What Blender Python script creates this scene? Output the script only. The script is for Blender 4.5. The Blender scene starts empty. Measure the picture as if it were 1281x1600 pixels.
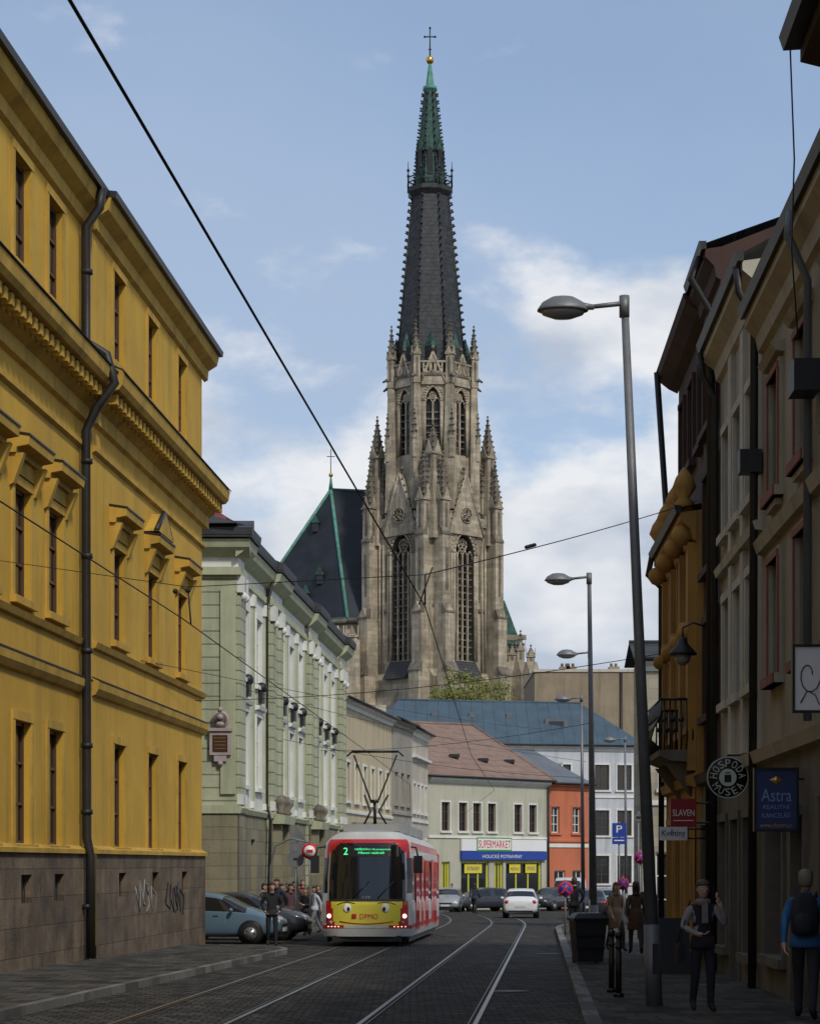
import bpy, math, random
from mathutils import Vector, Matrix
random.seed(7)
FPX=3300.0; HZ=1350.0; CX=640.5; CH=1.75
def G(y): return -0.009*y if y<160 else -1.44
def PX(px,d): return (px-CX)/FPX*d
def PZ(py,d): return CH+(HZ-py)/FPX*d
scene=bpy.context.scene
# ---------------------------------------------------------------- materials
MATS={}
def mat(name,col,rough=.85,var=.25,scale=.6,bump=.15,bscale=25,metal=0,streak=0.0,col2=None,spec=.4,kind=None,bs=(1,.4),joint=.55,emit=0,ax='y',coat=0):
    if name in MATS: return MATS[name]
    m=bpy.data.materials.new(name); m.use_nodes=True
    nt=m.node_tree; N=nt.nodes; L=nt.links
    b=N['Principled BSDF']
    b.inputs['Roughness'].default_value=rough; b.inputs['Metallic'].default_value=metal
    b.inputs['Specular IOR Level'].default_value=spec
    if coat: b.inputs['Coat Weight'].default_value=coat
    geo=N.new('ShaderNodeNewGeometry')
    n1=N.new('ShaderNodeTexNoise'); n1.inputs['Scale'].default_value=scale; n1.inputs['Detail'].default_value=8 if kind!='cobble' else 12; n1.inputs['Roughness'].default_value=.7 if kind!='cobble' else .8
    L.new(geo.outputs['Position'],n1.inputs['Vector'])
    ramp=N.new('ShaderNodeMapRange'); ramp.inputs[1].default_value=.32; ramp.inputs[2].default_value=.68
    L.new(n1.outputs['Fac'],ramp.inputs[0])
    mix=N.new('ShaderNodeMix'); mix.data_type='RGBA'
    c2=col2 if col2 else tuple(c*(1-var) for c in col)
    mix.inputs[6].default_value=(*c2,1); mix.inputs[7].default_value=(*col,1)
    L.new(ramp.outputs[0],mix.inputs[0])
    out=mix.outputs[2]
    if streak>0:
        mp=N.new('ShaderNodeMapping'); mp.inputs['Scale'].default_value=(1.6,1.6,.16)
        L.new(geo.outputs['Position'],mp.inputs[0])
        n2=N.new('ShaderNodeTexNoise'); n2.inputs['Scale'].default_value=1.0; n2.inputs['Detail'].default_value=7; n2.inputs['Roughness'].default_value=.7
        L.new(mp.outputs[0],n2.inputs['Vector'])
        r2=N.new('ShaderNodeMapRange'); r2.inputs[1].default_value=.48; r2.inputs[2].default_value=.70; r2.inputs[4].default_value=streak
        L.new(n2.outputs['Fac'],r2.inputs[0])
        m2=N.new('ShaderNodeMix'); m2.data_type='RGBA'
        m2.inputs[7].default_value=(*[c*.28 for c in col],1)
        L.new(r2.outputs[0],m2.inputs[0]); L.new(out,m2.inputs[6]); out=m2.outputs[2]
    n3=N.new('ShaderNodeTexNoise'); n3.inputs['Scale'].default_value=bscale; n3.inputs['Detail'].default_value=4
    L.new(geo.outputs['Position'],n3.inputs['Vector'])
    hgt=n3.outputs['Fac']
    if kind in('brick','course','cobble'):
        sep=N.new('ShaderNodeSeparateXYZ'); L.new(geo.outputs['Position'],sep.inputs[0])
        cmb=N.new('ShaderNodeCombineXYZ')
        if kind=='cobble':
            L.new(sep.outputs[0],cmb.inputs[0]); L.new(sep.outputs[1],cmb.inputs[1])
        else:
            L.new(sep.outputs[0 if ax=='x' else 1],cmb.inputs[0]); L.new(sep.outputs[2],cmb.inputs[1])
        bt=N.new('ShaderNodeTexBrick'); bt.inputs['Scale'].default_value=1
        bt.inputs['Brick Width'].default_value=bs[0]; bt.inputs['Row Height'].default_value=bs[1]
        bt.inputs['Mortar Size'].default_value={'brick':.012,'course':.03,'cobble':.018}[kind]
        bt.inputs['Mortar Smooth'].default_value=.4
        c2v={'brick':.72,'course':.96,'cobble':.35}[kind]
        bt.inputs['Color1'].default_value=(1,1,1,1); bt.inputs['Color2'].default_value=(c2v,c2v,c2v,1)
        bt.inputs['Mortar'].default_value=(joint,joint,joint,1)
        L.new(cmb.outputs[0],bt.inputs['Vector'])
        m3=N.new('ShaderNodeMix'); m3.data_type='RGBA'; m3.blend_type='MULTIPLY'; m3.inputs[0].default_value=1
        L.new(out,m3.inputs[6]); L.new(bt.outputs['Color'],m3.inputs[7]); out=m3.outputs[2]
        ad=N.new('ShaderNodeMath'); ad.operation='MULTIPLY_ADD'; ad.inputs[1].default_value=-1.5
        L.new(bt.outputs['Fac'],ad.inputs[0]); L.new(n3.outputs['Fac'],ad.inputs[2]); hgt=ad.outputs[0]
    L.new(out,b.inputs['Base Color'])
    if bump>0:
        bp=N.new('ShaderNodeBump'); bp.inputs['Strength'].default_value=bump; bp.inputs['Distance'].default_value=.03
        L.new(hgt,bp.inputs['Height']); L.new(bp.outputs[0],b.inputs['Normal'])
    if emit>0:
        b.inputs['Emission Color'].default_value=(*col,1); b.inputs['Emission Strength'].default_value=emit
    MATS[name]=m; return m
YEL=mat('yellow_plaster',(.62,.37,.045),streak=.35,var=.22,scale=.5)
YEL2=mat('yellow_trim',(.60,.37,.06),streak=.55,var=.3,scale=1.2)
PLINTH=mat('stone_plinth',(.27,.20,.125),kind='brick',bs=(1.3,.55),col2=(.08,.06,.045),streak=.65,scale=1.2,bump=.5)
GRN=mat('green_plaster',(.47,.49,.33),kind='course',bs=(60,.42),joint=.5,streak=.4,var=.25,bump=.5)
GRNP=mat('green_plain',(.46,.48,.32),streak=.4,var=.2)
GRND=mat('green_stone',(.31,.28,.18),kind='brick',bs=(1.1,.42),streak=.55,bump=.5)
WHT=mat('white_plaster',(.74,.74,.68),streak=.3,var=.15)
WOOD=mat('white_window_wood',(.66,.66,.62),rough=.5,var=.08,bump=0)
BRW=mat('brown_window_wood',(.10,.05,.03),rough=.5,var=.2,bump=0)
GLS=mat('window_glass',(.018,.022,.026),rough=.08,var=.5,scale=.4,bump=.02,bscale=.9,spec=.6)
DARK=mat('dark_metal',(.022,.022,.024),rough=.5,var=.3,scale=3,bump=.05)
PIPE=mat('downpipe_metal',(.035,.033,.03),rough=.5,metal=.3,var=.4,scale=3)
SLATE=mat('slate_roof',(.052,.055,.06),rough=.6,kind='course',bs=(40,.35),joint=.5,var=.35,scale=.8,bump=.6)
TIN=mat('grey_tin_roof',(.16,.17,.18),rough=.5,metal=.2,var=.3,scale=.7)
STONE=mat('cathedral_stone',(.60,.51,.37),streak=.9,col2=(.25,.21,.15),scale=.4,bump=.5,bscale=4,kind='brick',bs=(1.1,.5),joint=.65,ax='x')
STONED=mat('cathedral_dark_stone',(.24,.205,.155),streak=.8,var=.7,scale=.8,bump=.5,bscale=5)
SPIRE=mat('spire_slate',(.055,.057,.056),rough=.5,col2=(.010,.012,.013),scale=1.6,bump=.5,kind='brick',bs=(.7,.5),ax='x',joint=.4)
NROOF=mat('nave_slate',(.022,.027,.036),rough=.65,var=.6,scale=.5,bump=.3)
COPPER=mat('copper_patina',(.04,.13,.095),rough=.7,col2=(.010,.016,.015),scale=1.8)
COPL=mat('light_copper_patina',(.13,.34,.26),rough=.7,col2=(.05,.15,.12),scale=1.5)
GOLD=mat('gilded_metal',(.75,.42,.1),rough=.3,metal=.9,var=.1)
ROAD=mat('cobblestone',(.115,.104,.088),kind='cobble',bs=(.22,.30),col2=(.024,.022,.02),scale=1.1,rough=.85,spec=.2,bump=1,joint=.15,bscale=7)
PAVE=mat('pavement',(.13,.12,.10),kind='cobble',bs=(.4,.6),col2=(.045,.042,.036),scale=1.2,bump=.6,joint=.4,rough=.9,spec=.2)
KERB=mat('granite_kerb',(.22,.21,.19),kind='cobble',bs=(.3,1.0),var=.4,scale=3,bump=.3)
ASPH=mat('ground_paving',(.065,.062,.058),var=.4,scale=.3,rough=.9,spec=.2)
RAIL=mat('rail_steel',(.42,.42,.42),rough=.28,metal=1,var=.3,scale=2,bump=.02)
GROOVE=mat('rail_groove',(.012,.012,.012),rough=.9)
POLE=mat('galvanised_steel',(.20,.205,.21),rough=.5,metal=.3,var=.3,scale=2)
BLK=mat('black_paint',(.012,.012,.013),rough=.4,var=.2)
# ---------------------------------------------------------------- builders
class Fr:
    def __init__(s,A,u,side=1):
        s.A=A; s.u=u; l=math.hypot(*u); s.n=(u[1]/l*side,-u[0]/l*side)
    def P(s,a,z,n=0): return Vector((s.A[0]+s.u[0]*a+s.n[0]*n, s.A[1]+s.u[1]*a+s.n[1]*n, z))
    def s(s,px):
        k=(px-CX)/FPX; return (k*s.A[1]-s.A[0])/(s.u[0]-k*s.u[1])
    def z(s,py,a): return CH+(HZ-py)/FPX*(s.A[1]+s.u[1]*a)
def Fr2(A,B,side=1):
    l=math.hypot(B[0]-A[0],B[1]-A[1]); f=Fr(A,((B[0]-A[0])/l,(B[1]-A[1])/l),side); f.len=l; return f
class O:
    def __init__(s,name,loc=(0,0,0),rot=0,world=False):
        s.e=bpy.data.objects.new(name,None); s.e.empty_display_size=.3
        scene.collection.objects.link(s.e); s.e.location=loc; s.e.rotation_euler=(0,0,rot)
        s.loc=Vector(loc) if world else Vector((0,0,0)); s.p={}
    def add(s,part,m,vs,fs,smooth=False):
        d=s.p.setdefault((part,m.name,smooth),([],[])); k=len(d[0])
        d[0].extend([Vector(v)-s.loc for v in vs]); d[1].extend([tuple(i+k for i in f) for f in fs])
    def face(s,part,m,pts): s.add(part,m,pts,[tuple(range(len(pts)))])
    def box(s,part,m,a,b):
        (x0,y0,z0),(x1,y1,z1)=a,b
        s.add(part,m,[(x0,y0,z0),(x1,y0,z0),(x1,y1,z0),(x0,y1,z0),(x0,y0,z1),(x1,y0,z1),(x1,y1,z1),(x0,y1,z1)],
          [(0,3,2,1),(4,5,6,7),(0,1,5,4),(1,2,6,5),(2,3,7,6),(3,0,4,7)])
    def fb(s,part,m,F,s0,s1,z0,z1,n0,n1):
        v=[F.P(a,z,n) for z in(z0,z1) for a,n in((s0,n0),(s1,n0),(s1,n1),(s0,n1))]
        s.add(part,m,v,[(0,3,2,1),(4,5,6,7),(0,1,5,4),(1,2,6,5),(2,3,7,6),(3,0,4,7)])
    def loft(s,part,m,rings,smooth=False,caps=True,closed=True):
        n=len(rings[0]); vs=[v for r in rings for v in r]; fs=[]
        for i in range(len(rings)-1):
            for j in range(n if closed else n-1):
                k=(j+1)%n; fs.append((i*n+j,i*n+k,(i+1)*n+k,(i+1)*n+j))
        if caps: fs.append(tuple(range(n))[::-1]); fs.append(tuple(range((len(rings)-1)*n,len(rings)*n)))
        s.add(part,m,vs,fs,smooth)
    def cyl(s,part,m,p,q,r0,r1=None,seg=10,smooth=True):
        p=Vector(p);q=Vector(q); r1=r0 if r1 is None else r1
        d=(q-p).normalized(); a=d.orthogonal().normalized(); b=d.cross(a)
        R=lambda c,r:[c+(a*math.cos(t)+b*math.sin(t))*r for t in [2*math.pi*i/seg for i in range(seg)]]
        s.loft(part,m,[R(p,r0),R(q,max(r1,1e-4))],smooth)
    def tube(s,part,m,pts,rs,seg=8,smooth=True):
        pts=[Vector(p) for p in pts]; rings=[]
        if not isinstance(rs,(list,tuple)): rs=[rs]*len(pts)
        a=None
        for i,p in enumerate(pts):
            d=(pts[min(i+1,len(pts)-1)]-pts[max(i-1,0)]).normalized()
            a=d.orthogonal().normalized() if a is None else (a-d*a.dot(d)).normalized()
            b=d.cross(a); rings.append([p+(a*math.cos(2*math.pi*j/seg)+b*math.sin(2*math.pi*j/seg))*rs[i] for j in range(seg)])
        s.loft(part,m,rings,smooth)
    def lathe(s,part,m,c,prof,seg=12,sx=1,sy=1,smooth=True):
        c=Vector(c)
        s.loft(part,m,[[c+Vector((r*sx*math.cos(2*math.pi*j/seg),r*sy*math.sin(2*math.pi*j/seg),z)) for j in range(seg)] for r,z in prof],smooth)
    def ball(s,part,m,c,r,seg=10,sc=(1,1,1)):
        n=max(4,seg//2+1)
        s.lathe(part,m,c,[(max(1e-4,r*math.sin(math.pi*i/n)),-r*sc[2]*math.cos(math.pi*i/n)) for i in range(n+1)],seg,sc[0],sc[1])
    def prof(s,part,m,F,s0,s1,pts):
        s.loft(part,m,[[F.P(s0,z,n) for n,z in pts],[F.P(s1,z,n) for n,z in pts]])
    def wall(s,part,m,F,s0,s1,z0,z1,holes,n=0,rev=.14,rm=None):
        S=sorted(set([s0,s1]+[h[0] for h in holes]+[h[1] for h in holes])); Z=sorted(set([z0,z1]+[h[2] for h in holes]+[h[3] for h in holes]))
        for i in range(len(S)-1):
            for j in range(len(Z)-1):
                a=(S[i]+S[i+1])/2; b=(Z[j]+Z[j+1])/2
                if a<s0 or a>s1 or b<z0 or b>z1: continue
                if any(h[0]<a<h[1] and h[2]<b<h[3] for h in holes): continue
                s.face(part,m,[F.P(S[i],Z[j],n),F.P(S[i+1],Z[j],n),F.P(S[i+1],Z[j+1],n),F.P(S[i],Z[j+1],n)])
        rm=rm or m
        for a,b,c,d in holes:
            for (p,q),(r,t) in (((a,c),(a,d)),((a,d),(b,d)),((b,d),(b,c)),((b,c),(a,c))):
                s.face('reveals',rm,[F.P(p,q,n),F.P(r,t,n),F.P(r,t,n-rev-.05),F.P(p,q,n-rev-.05)])
    def win(s,F,a,b,c,d,n,rev=.14,wm=None,bars=(1,2),fw=.07,gm=None):
        wm=wm or WOOD; q=n-rev
        s.fb('window_glass',gm or GLS,F,a+.005,b-.005,c+.005,d-.005,q-.04,q-.03)
        l=math.hypot(*F.u); w=fw/l
        s.fb('window_frames',wm,F,a,a+w,c,d,q-.03,q+.02); s.fb('window_frames',wm,F,b-w,b,c,d,q-.03,q+.02)
        s.fb('window_frames',wm,F,a+w,b-w,c,c+fw,q-.03,q+.018); s.fb('window_frames',wm,F,a+w,b-w,d-fw,d,q-.03,q+.018)
        for i in range(bars[0]):
            x=a+(b-a)*(i+1)/(bars[0]+1); s.fb('window_frames',wm,F,x-w*.5,x+w*.5,c+fw,d-fw,q-.03,q+.01)
        for i in range(bars[1]):
            z=c+(d-c)*((i+1)/(bars[1]+1) if bars[1]>1 else .66); s.fb('window_frames',wm,F,a+w,b-w,z-.025,z+.025,q-.03,q+.014)
    def done(s):
        for (part,mn,sm),(vs,fs) in s.p.items():
            me=bpy.data.meshes.new(part); me.from_pydata([tuple(v) for v in vs],[],fs); me.update()
            me.materials.append(MATS[mn])
            if sm: me.polygons.foreach_set('use_smooth',[True]*len(me.polygons))
            ob=bpy.data.objects.new(part,me); scene.collection.objects.link(ob); ob.parent=s.e
        s.p={}
        return s.e
def text(o,part,body,origin,right,up,w,h,m,ext=.006,keep=False):
    cu=bpy.data.curves.new('t','FONT'); cu.body=body; cu.resolution_u=3
    ob=bpy.data.objects.new('t',cu); scene.collection.objects.link(ob)
    dg=bpy.context.evaluated_depsgraph_get(); dg.update()
    me=bpy.data.meshes.new_from_object(ob.evaluated_get(dg))
    vs=[v.co.copy() for v in me.vertices]; fs=[tuple(p.vertices) for p in me.polygons]
    bpy.data.objects.remove(ob); bpy.data.curves.remove(cu)
    if not vs: return
    x0=min(v.x for v in vs);x1=max(v.x for v in vs);y0=min(v.y for v in vs);y1=max(v.y for v in vs)
    sx=w/max(1e-5,x1-x0); sy=h/max(1e-5,y1-y0)
    if keep: sx=sy=min(sx,sy)
    R=Vector(right).normalized();U=Vector(up).normalized();Nn=R.cross(U);C=Vector(origin)
    o.add(part,m,[C+R*((v.x-(x0+x1)/2)*sx)+U*((v.y-(y0+y1)/2)*sy)+Nn*ext for v in vs],fs)
# ================================================================ GROUND
def strip(name,lf,rf,ys,zo,m,th=0,kerb=None,kside=0,kw=.16):
    o=O(name,(0,0,0))
    top=[]
    for y in ys: top.append((Vector((lf(y),y,G(y)+zo)),Vector((rf(y),y,G(y)+zo))))
    for (a,b),(c,d) in zip(top,top[1:]): o.face('surface',m,[a,b,d,c])
    if th:
        for (a,b),(c,d) in zip(top,top[1:]):
            dn=Vector((0,0,-th)); o.face('side',kerb or m,[a,c,c+dn,a+dn]); o.face('side',kerb or m,[b,d,d+dn,b+dn])
        for (a,b) in (top[0],top[-1]): o.face('side',kerb or m,[a,b,b+dn,a+dn])
    if kerb and kside:
        for (a,b),(c,d) in zip(top,top[1:]):
            e,f=(b,d) if kside>0 else (a,c); w=Vector((kw*kside,0,0)); up=Vector((0,0,.003)); dn=Vector((0,0,-.2))
            o.face('kerbstones',kerb,[e+up,e+w+up,f+w+up,f+up]); o.face('kerbstones',kerb,[e+w+up,e+w+dn,f+w+dn,f+w+up])
        for y0,(a,b) in ((0,top[0]),(1,top[-1])):
            e=b if kside>0 else a; w=Vector((kw*kside,0,0)); o.face('kerbstones',kerb,[e+up,e+w+up,e+w+dn,e+dn])
    return o.done()
go=O('ground',(0,0,0))
ysg=[-80,0,40,80,120,160,400,1000,3000]
for a,b in zip(ysg,ysg[1:]):
    go.face('ground_sheet',ASPH,[(-1500,a,G(a)-.004),(1500,a,G(a)-.004),(1500,b,G(b)-.004),(-1500,b,G(b)-.004)])
go.done()
def fr(a,b,n): return [a+(b-a)*i/n for i in range(n+1)]
lk=lambda y:-5.3+.087*(y-27.5)
rk=lambda y:2.34+.0622*(y-26.2) + (0 if y<78 else .012*(y-78)**2)
LW=lambda y:-10.1+.0719*y
RW=lambda y:4.27+.036*y
strip('road',lambda y:-30 if 57.5<y<67 else (-12 if y<100 else -6), lambda y: 12 if y<90 else 30, fr(-40,56,24)+[57,57.5,57.6,66,66.9,67.1]+fr(68,150,20),0.0,ROAD)
def lkc(y): return lk(y) if y<52 else lk(52)-.5*(4-math.sqrt(max(0,16-(y-52)**2)))
strip('pavement',lambda y:LW(y)-.3,lkc,fr(-20,52,18)+[53,54,55,55.6,56],.12,PAVE,.13,KERB,1)
GW=lambda y:-10.39+.068*y
strip('pavement',lambda y:GW(y)-.2,lambda y:GW(y)+1.6 if y<101 else GW(y)+1.6+.09*(y-101),fr(67,134,20),.12,PAVE,.13,KERB,1)
strip('pavement',rk,lambda y:max(RW(y)+.3,rk(y)+3) if y>52 else RW(y)+.3,fr(-20,52,18)+fr(52.1,92,14),.12,PAVE,.13,KERB,-1,.2)
def rcx(d): return .08+.065*(d-26) if d<84 else .08+.065*58+.065*(d-84)-.0016*(d-84)**2
def lcx(d):
    b=-3.0+.0560*(d-26) if d<60 else -3.0+.056*34+.068*(d-60)
    return b if d<84 else b-.0016*(d-84)**2
ys=fr(-15,84,50)+fr(86,128,21)
rt=O('tram_tracks',(0,0,0))
for cf in (rcx,lcx):
    for sd in (-1,1):
        def ribbon(part,m,o0,o1,zo):
            for a,b in zip(ys,ys[1:]):
                rt.face(part,m,[(cf(a)+o0,a,G(a)+zo),(cf(a)+o1,a,G(a)+zo),(cf(b)+o1,b,G(b)+zo),(cf(b)+o0,b,G(b)+zo)])
        c=sd*.7175
        ribbon('rail_head',RAIL,c-.03,c+.03,.010)
        ribbon('groove',GROOVE,c-.12 if sd>0 else c-.06,c+.06 if sd>0 else c+.12,.005)
        ribbon('guard_lip',RAIL,*((c-.093,c-.082) if sd>0 else (c+.082,c+.093)),.009)
rt.done()
mh=O('manhole_covers',(0,0,0))
for x,y in ((1.6,34),(-3.6,41),(3.4,52),(1.2,70)):
    mh.cyl('cover',DARK,(x,y,G(y)-.05),(x,y,G(y)+.008),.32,.32,24)
mh.done()
# ================================================================ YELLOW BUILDING
yb=O('yellow_building',(-8,40,0),world=True)
F=Fr((-10.1,0),(.0719,1))
def hood(o,F,a,b,z,n,m,ped=False):
    c=(a+b)/2; w=(b-a)/2+.34
    o.prof('window_hoods',m,F,c-w,c+w,[(n,z),(n+.14,z),(n+.16,z+.1),(n+.38,z+.14),(n+.40,z+.3),(n,z+.36)])
    for x in (c-w+.06,c+w-.24): o.prof('hood_consoles',m,F,x,x+.18,[(n,z-.6),(n+.08,z-.55),(n+.28,z-.003),(n,z-.003)])
    o.fb('hood_frieze',m,F,a-.2,b+.2,z-.3,z-.004,n,n+.07)
    o.prof('hood_flashing',PIPE,F,c-w-.02,c+w+.02,[(n+.42,z+.303),(n+.42,z+.34),(n,z+.41),(n,z+.372)])
    if ped:
        o.loft('pediment',m,[[F.P(c-w,z+.42,n),F.P(c+w,z+.42,n),F.P(c,z+.98,n)],[F.P(c-w,z+.42,n+.36),F.P(c+w,z+.42,n+.36),F.P(c,z+.98,n+.36)]])
        for q in (-1,1): o.cyl('pediment_cap',PIPE,F.P(c+q*w,z+.44,n+.3),F.P(c,z+1.0,n+.3),.07,.07,5)
def arch_trim(o,F,a,b,c,d,n,m,w=.16,p=.05,sill=True):
    o.fb('window_surround',m,F,a-w,a,c,d,n,n+p); o.fb('window_surround',m,F,b,b+w,c,d,n,n+p)
    o.fb('window_surround',m,F,a-w,b+w,d,d+w,n,n+p+.01)
    if sill: o.fb('window_sill',m,F,a-w-.05,b+w+.05,c-.14,c,n,n+p+.08)
for (s0,s1,n,R_,wins) in ((6,45.2,-.1,0,[42.5-2.6*i for i in range(13)]),(45.2,59.0,.05,1,[47.9,51.8,55.8])):
    H=[]
    for w in wins:
        for (c,d,hw) in ((13.0,15.05,.6),(6.75,8.85,.62),(2.12,4.45,.6)): H.append((w-hw,w+hw,c,d))
        H.append((w-.4,w+.4,1.0,1.55))
    up=[h for h in H if h[2]>2]; lo=[h for h in H if h[2]<2]
    yb.wall('wall',YEL,F,s0,s1,2.0,15.7,up,n,.13)
    yb.wall('plinth',PLINTH,F,s0,s1,-1.2,2.0,lo,n+.1,.2)
    for h in up:
        yb.win(F,*h,n,.13,wm=BRW,bars=(1,2)); arch_trim(yb,F,*h,n,YEL2,w=.17,p=.045)
    for i,h in enumerate([h for h in H if abs(h[2]-6.75)<.01]): hood(yb,F,h[0],h[1],9.35,n,YEL2,ped=(R_ and i==1))
    for h in lo:
        yb.fb('cellar_window',BLK,F,h[0],h[1],h[2],h[3],n-.15,n-.13)
        for k in range(4):
            x=h[0]+.16*(k+1); yb.fb('cellar_grille',DARK,F,x-.012,x+.012,h[2],h[3],n-.02,n)
    e=s1+.6*R_
    yb.prof('plinth_cap',YEL2,F,s0,s1+.05*R_,[(n,1.97),(n+.16,1.97),(n+.16,2.06),(n,2.14)])
    yb.prof('string_course',YEL2,F,s0,s1+.15*R_,[(n,5.35),(n+.08,5.38),(n+.15,5.5),(n+.17,5.66),(n,5.74)])
    yb.prof('string_course',YEL2,F,s0,s1+.12*R_,[(n,6.35),(n+.08,6.38),(n+.13,6.5),(n,6.56)])
    yb.prof('string_flashing',PIPE,F,s0,s1+.15*R_,[(n,5.742),(n+.18,5.665),(n+.185,5.69),(n,5.77)])
    yb.prof('mid_cornice',YEL2,F,s0,s1+.6*R_,[(n,11.15),(n+.1,11.2),(n+.1,11.5),(n+.28,11.62),(n+.3,11.85),(n+.58,11.9),(n+.66,12.0),(n+.70,12.22),(n+.66,12.3),(n,12.55)])
    yb.prof('mid_cornice_flashing',PIPE,F,s0,s1+.62*R_,[(n+.66,12.302),(n+.72,12.24),(n+.74,12.26),(n+.67,12.34),(n,12.59),(n,12.552)])
    yb.prof('mid_cornice_moulding',YEL2,F,s0,s1+.1*R_,[(n,10.55),(n+.09,10.6),(n+.09,10.7),(n,10.72)])
    x=s0+.2
    while x<s1+.4*R_: yb.fb('dentils',YEL2,F,x,x+.2,11.63,11.84,n+.3,n+.5); x+=.42
    yb.prof('upper_sill_course',YEL2,F,s0,s1+.06*R_,[(n,12.75),(n+.1,12.78),(n+.1,12.88),(n,12.9)])
    yb.prof('eaves',YEL2,F,s0,s1+.42*R_,[(n,15.3),(n+.1,15.35),(n+.12,15.6),(n+.36,15.75),(n+.42,16.0),(n,16.05)])
    yb.prof('gutter',PIPE,F,s0,s1+.45*R_,[(n+.36,16.003),(n+.52,16.003),(n+.54,16.14),(n+.36,16.16)])
    yb.face('roof',SLATE,[F.P(s0,16.1,n+.45),F.P(e,16.1,n+.45),F.P(e-4,20.5,-6.5),F.P(s0,20.5,-6.5)])
yb.fb('setback_return',YEL,F,45.2,45.3,-1,15.7,-.2,.048)
yb.fb('end_wall',YEL,F,58.7,58.99,-1.2,15.7,-14,.045)
yb.face('roof',SLATE,[F.P(59.6,16.1,.5),F.P(55.6,20.5,-6.5),F.P(59.6,16.1,-14)])
yb.box('dormer',DARK,(-7.5,43.6,16.1),(-7.1,44.8,16.9))
pts=[F.P(44.6,16.0,.4),F.P(44.6,15.6,.35),F.P(44.6,15.2,.06),F.P(44.6,12.8,.06),F.P(44.6,12.5,.5),F.P(44.6,11.9,.68),F.P(44.6,11.4,.3),F.P(44.6,10.9,.06),F.P(44.6,2.3,.08),F.P(44.6,1.9,.16),F.P(44.6,-.25,.16)]
yb.tube('downpipe',PIPE,pts,.1,10)
for z in (14.2,10.2,8.2,6.2,4.2,2.8,.8): yb.cyl('pipe_collar',PIPE,F.P(44.6,z,.08),F.P(44.6,z+.1,.08),.125)
# graffiti scrawls on the plinth
GF=mat('graffiti_grey',(.30,.29,.28),var=.3,bump=0); GF2=mat('graffiti_dark',(.03,.03,.04),bump=0)
for s_,zc,m_,k in ((49.2,1.0,GF,5),(50.6,.9,GF,4),(53.0,.9,GF2,6),(54.4,.8,GF2,4)):
    yb.tube('graffiti',m_,[F.P(s_+.16*i+.25*math.sin(i*2.3),zc+.38*math.sin(i*1.9+k),.155) for i in range(4*k//2)],.022,4)
yb.done()
# ================================================================ GREEN BAROQUE BUILDING
gb=O('green_baroque_building',(-6,70,0),world=True)
F=Fr((-10.39,0),(.068,1))
zones=[(68,69.4,1),(69.4,76,0),(76,79,1),(79,88,0),(88,91,1),(91,100.8,0),(100.8,103,1)]
for s0,s1,pv in zones:
    n=.2 if pv else 0
    H=[]
    if not pv:
        k=2 if s1-s0<7 else 3
        for i in range(k):
            c=s0+(s1-s0)*(i+.5)/k
            for a,b in ((4.4,6.9),(8.0,10.3)): H.append((c-.62,c+.62,a,b))
    gb.wall('upper_wall',WHT if not pv else GRN,F,s0,s1,3.6,11.2,H,n,.1)
    L=[((s0+s1)/2-.5,(s0+s1)/2+.5,-.2,2.6)] if not pv else []
    gb.wall('base_wall',GRND,F,s0,s1,-1.5,3.4,L,n+.06,.25)
    for l in L: gb.win(F,*l,n+.06,.25,wm=BRW)
    for h in H:
        gb.win(F,*h,n,.1); arch_trim(gb,F,*h,n,WHT,w=.2,p=.05)
        c=(h[0]+h[1])/2
        if h[2]<5:
            gb.prof('window_hood',WHT,F,c-.95,c+.95,[(0,7.1),(.16,7.14),(.2,7.26),(0,7.3)])
            gb.fb('window_apron',GRNP,F,c-.7,c+.7,7.35,7.85,0,.04)
            gb.fb('dark_ornament',DARK,F,c-.3,c+.3,7.4,7.8,.04,.2); gb.ball('dark_ornament_top',DARK,F.P(c,7.95,.12),.2,8)
    if not pv:
        k=2 if s1-s0<7 else 3
        for i in range(k+1):
            x=s0+(s1-s0)*i/k; x=min(max(x,s0+.28),s1-.28)
            gb.fb('pilaster',GRNP,F,x-.2,x+.2,3.9,10.6,0,.09); gb.fb('pilaster_capital',WHT,F,x-.26,x+.26,10.6,11.0,0,.14); gb.fb('pilaster_base',WHT,F,x-.25,x+.25,3.67,3.9,0,.12)
    else:
        for x in (s0+.42,s1-.42):
            gb.fb('giant_pilaster',GRN,F,x-.34,x+.34,4.0,10.4,n,n+.1)
            gb.fb('pilaster_capital',WHT,F,x-.4,x+.4,10.5,11.05,n,n+.18); gb.ball('capital_scroll',WHT,F.P(x,10.42,n+.12),.16,8)
            gb.fb('pilaster_base',WHT,F,x-.39,x+.39,3.67,4.0,n,n+.15)
        gb.fb('return',GRN,F,s0,s0+.05,-1.5,11.2,0,n-.003); gb.fb('return',GRN,F,s1-.05,s1,-1.5,11.2,0,n-.003)
    gb.prof('string_course',GRNP,F,s0-.04*pv,s1+.04*pv,[(n,3.38),(n+.12,3.4),(n+.18,3.56),(n+.12,3.62),(n,3.66)])
    gb.prof('architrave',GRNP,F,s0-.05*pv,s1+.05*pv,[(n,11.05),(n+.12,11.08),(n+.12,11.3),(n,11.32)])
    gb.prof('cornice',GRNP,F,s0-.3*pv,s1+.3*pv,[(n,11.6),(n+.15,11.7),(n+.38,11.9),(n+.46,12.15),(n,12.2)])
    gb.prof('frieze',WHT,F,s0,s1,[(n,11.2),(n+.04,11.2),(n+.04,11.65),(n,11.65)])
    gb.prof('roof_edge',SLATE,F,s0-.35*pv,s1+.35*pv,[(n-.3,12.203),(n+.52,12.2),(n+.56,12.5),(n-.3,12.85)])
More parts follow.
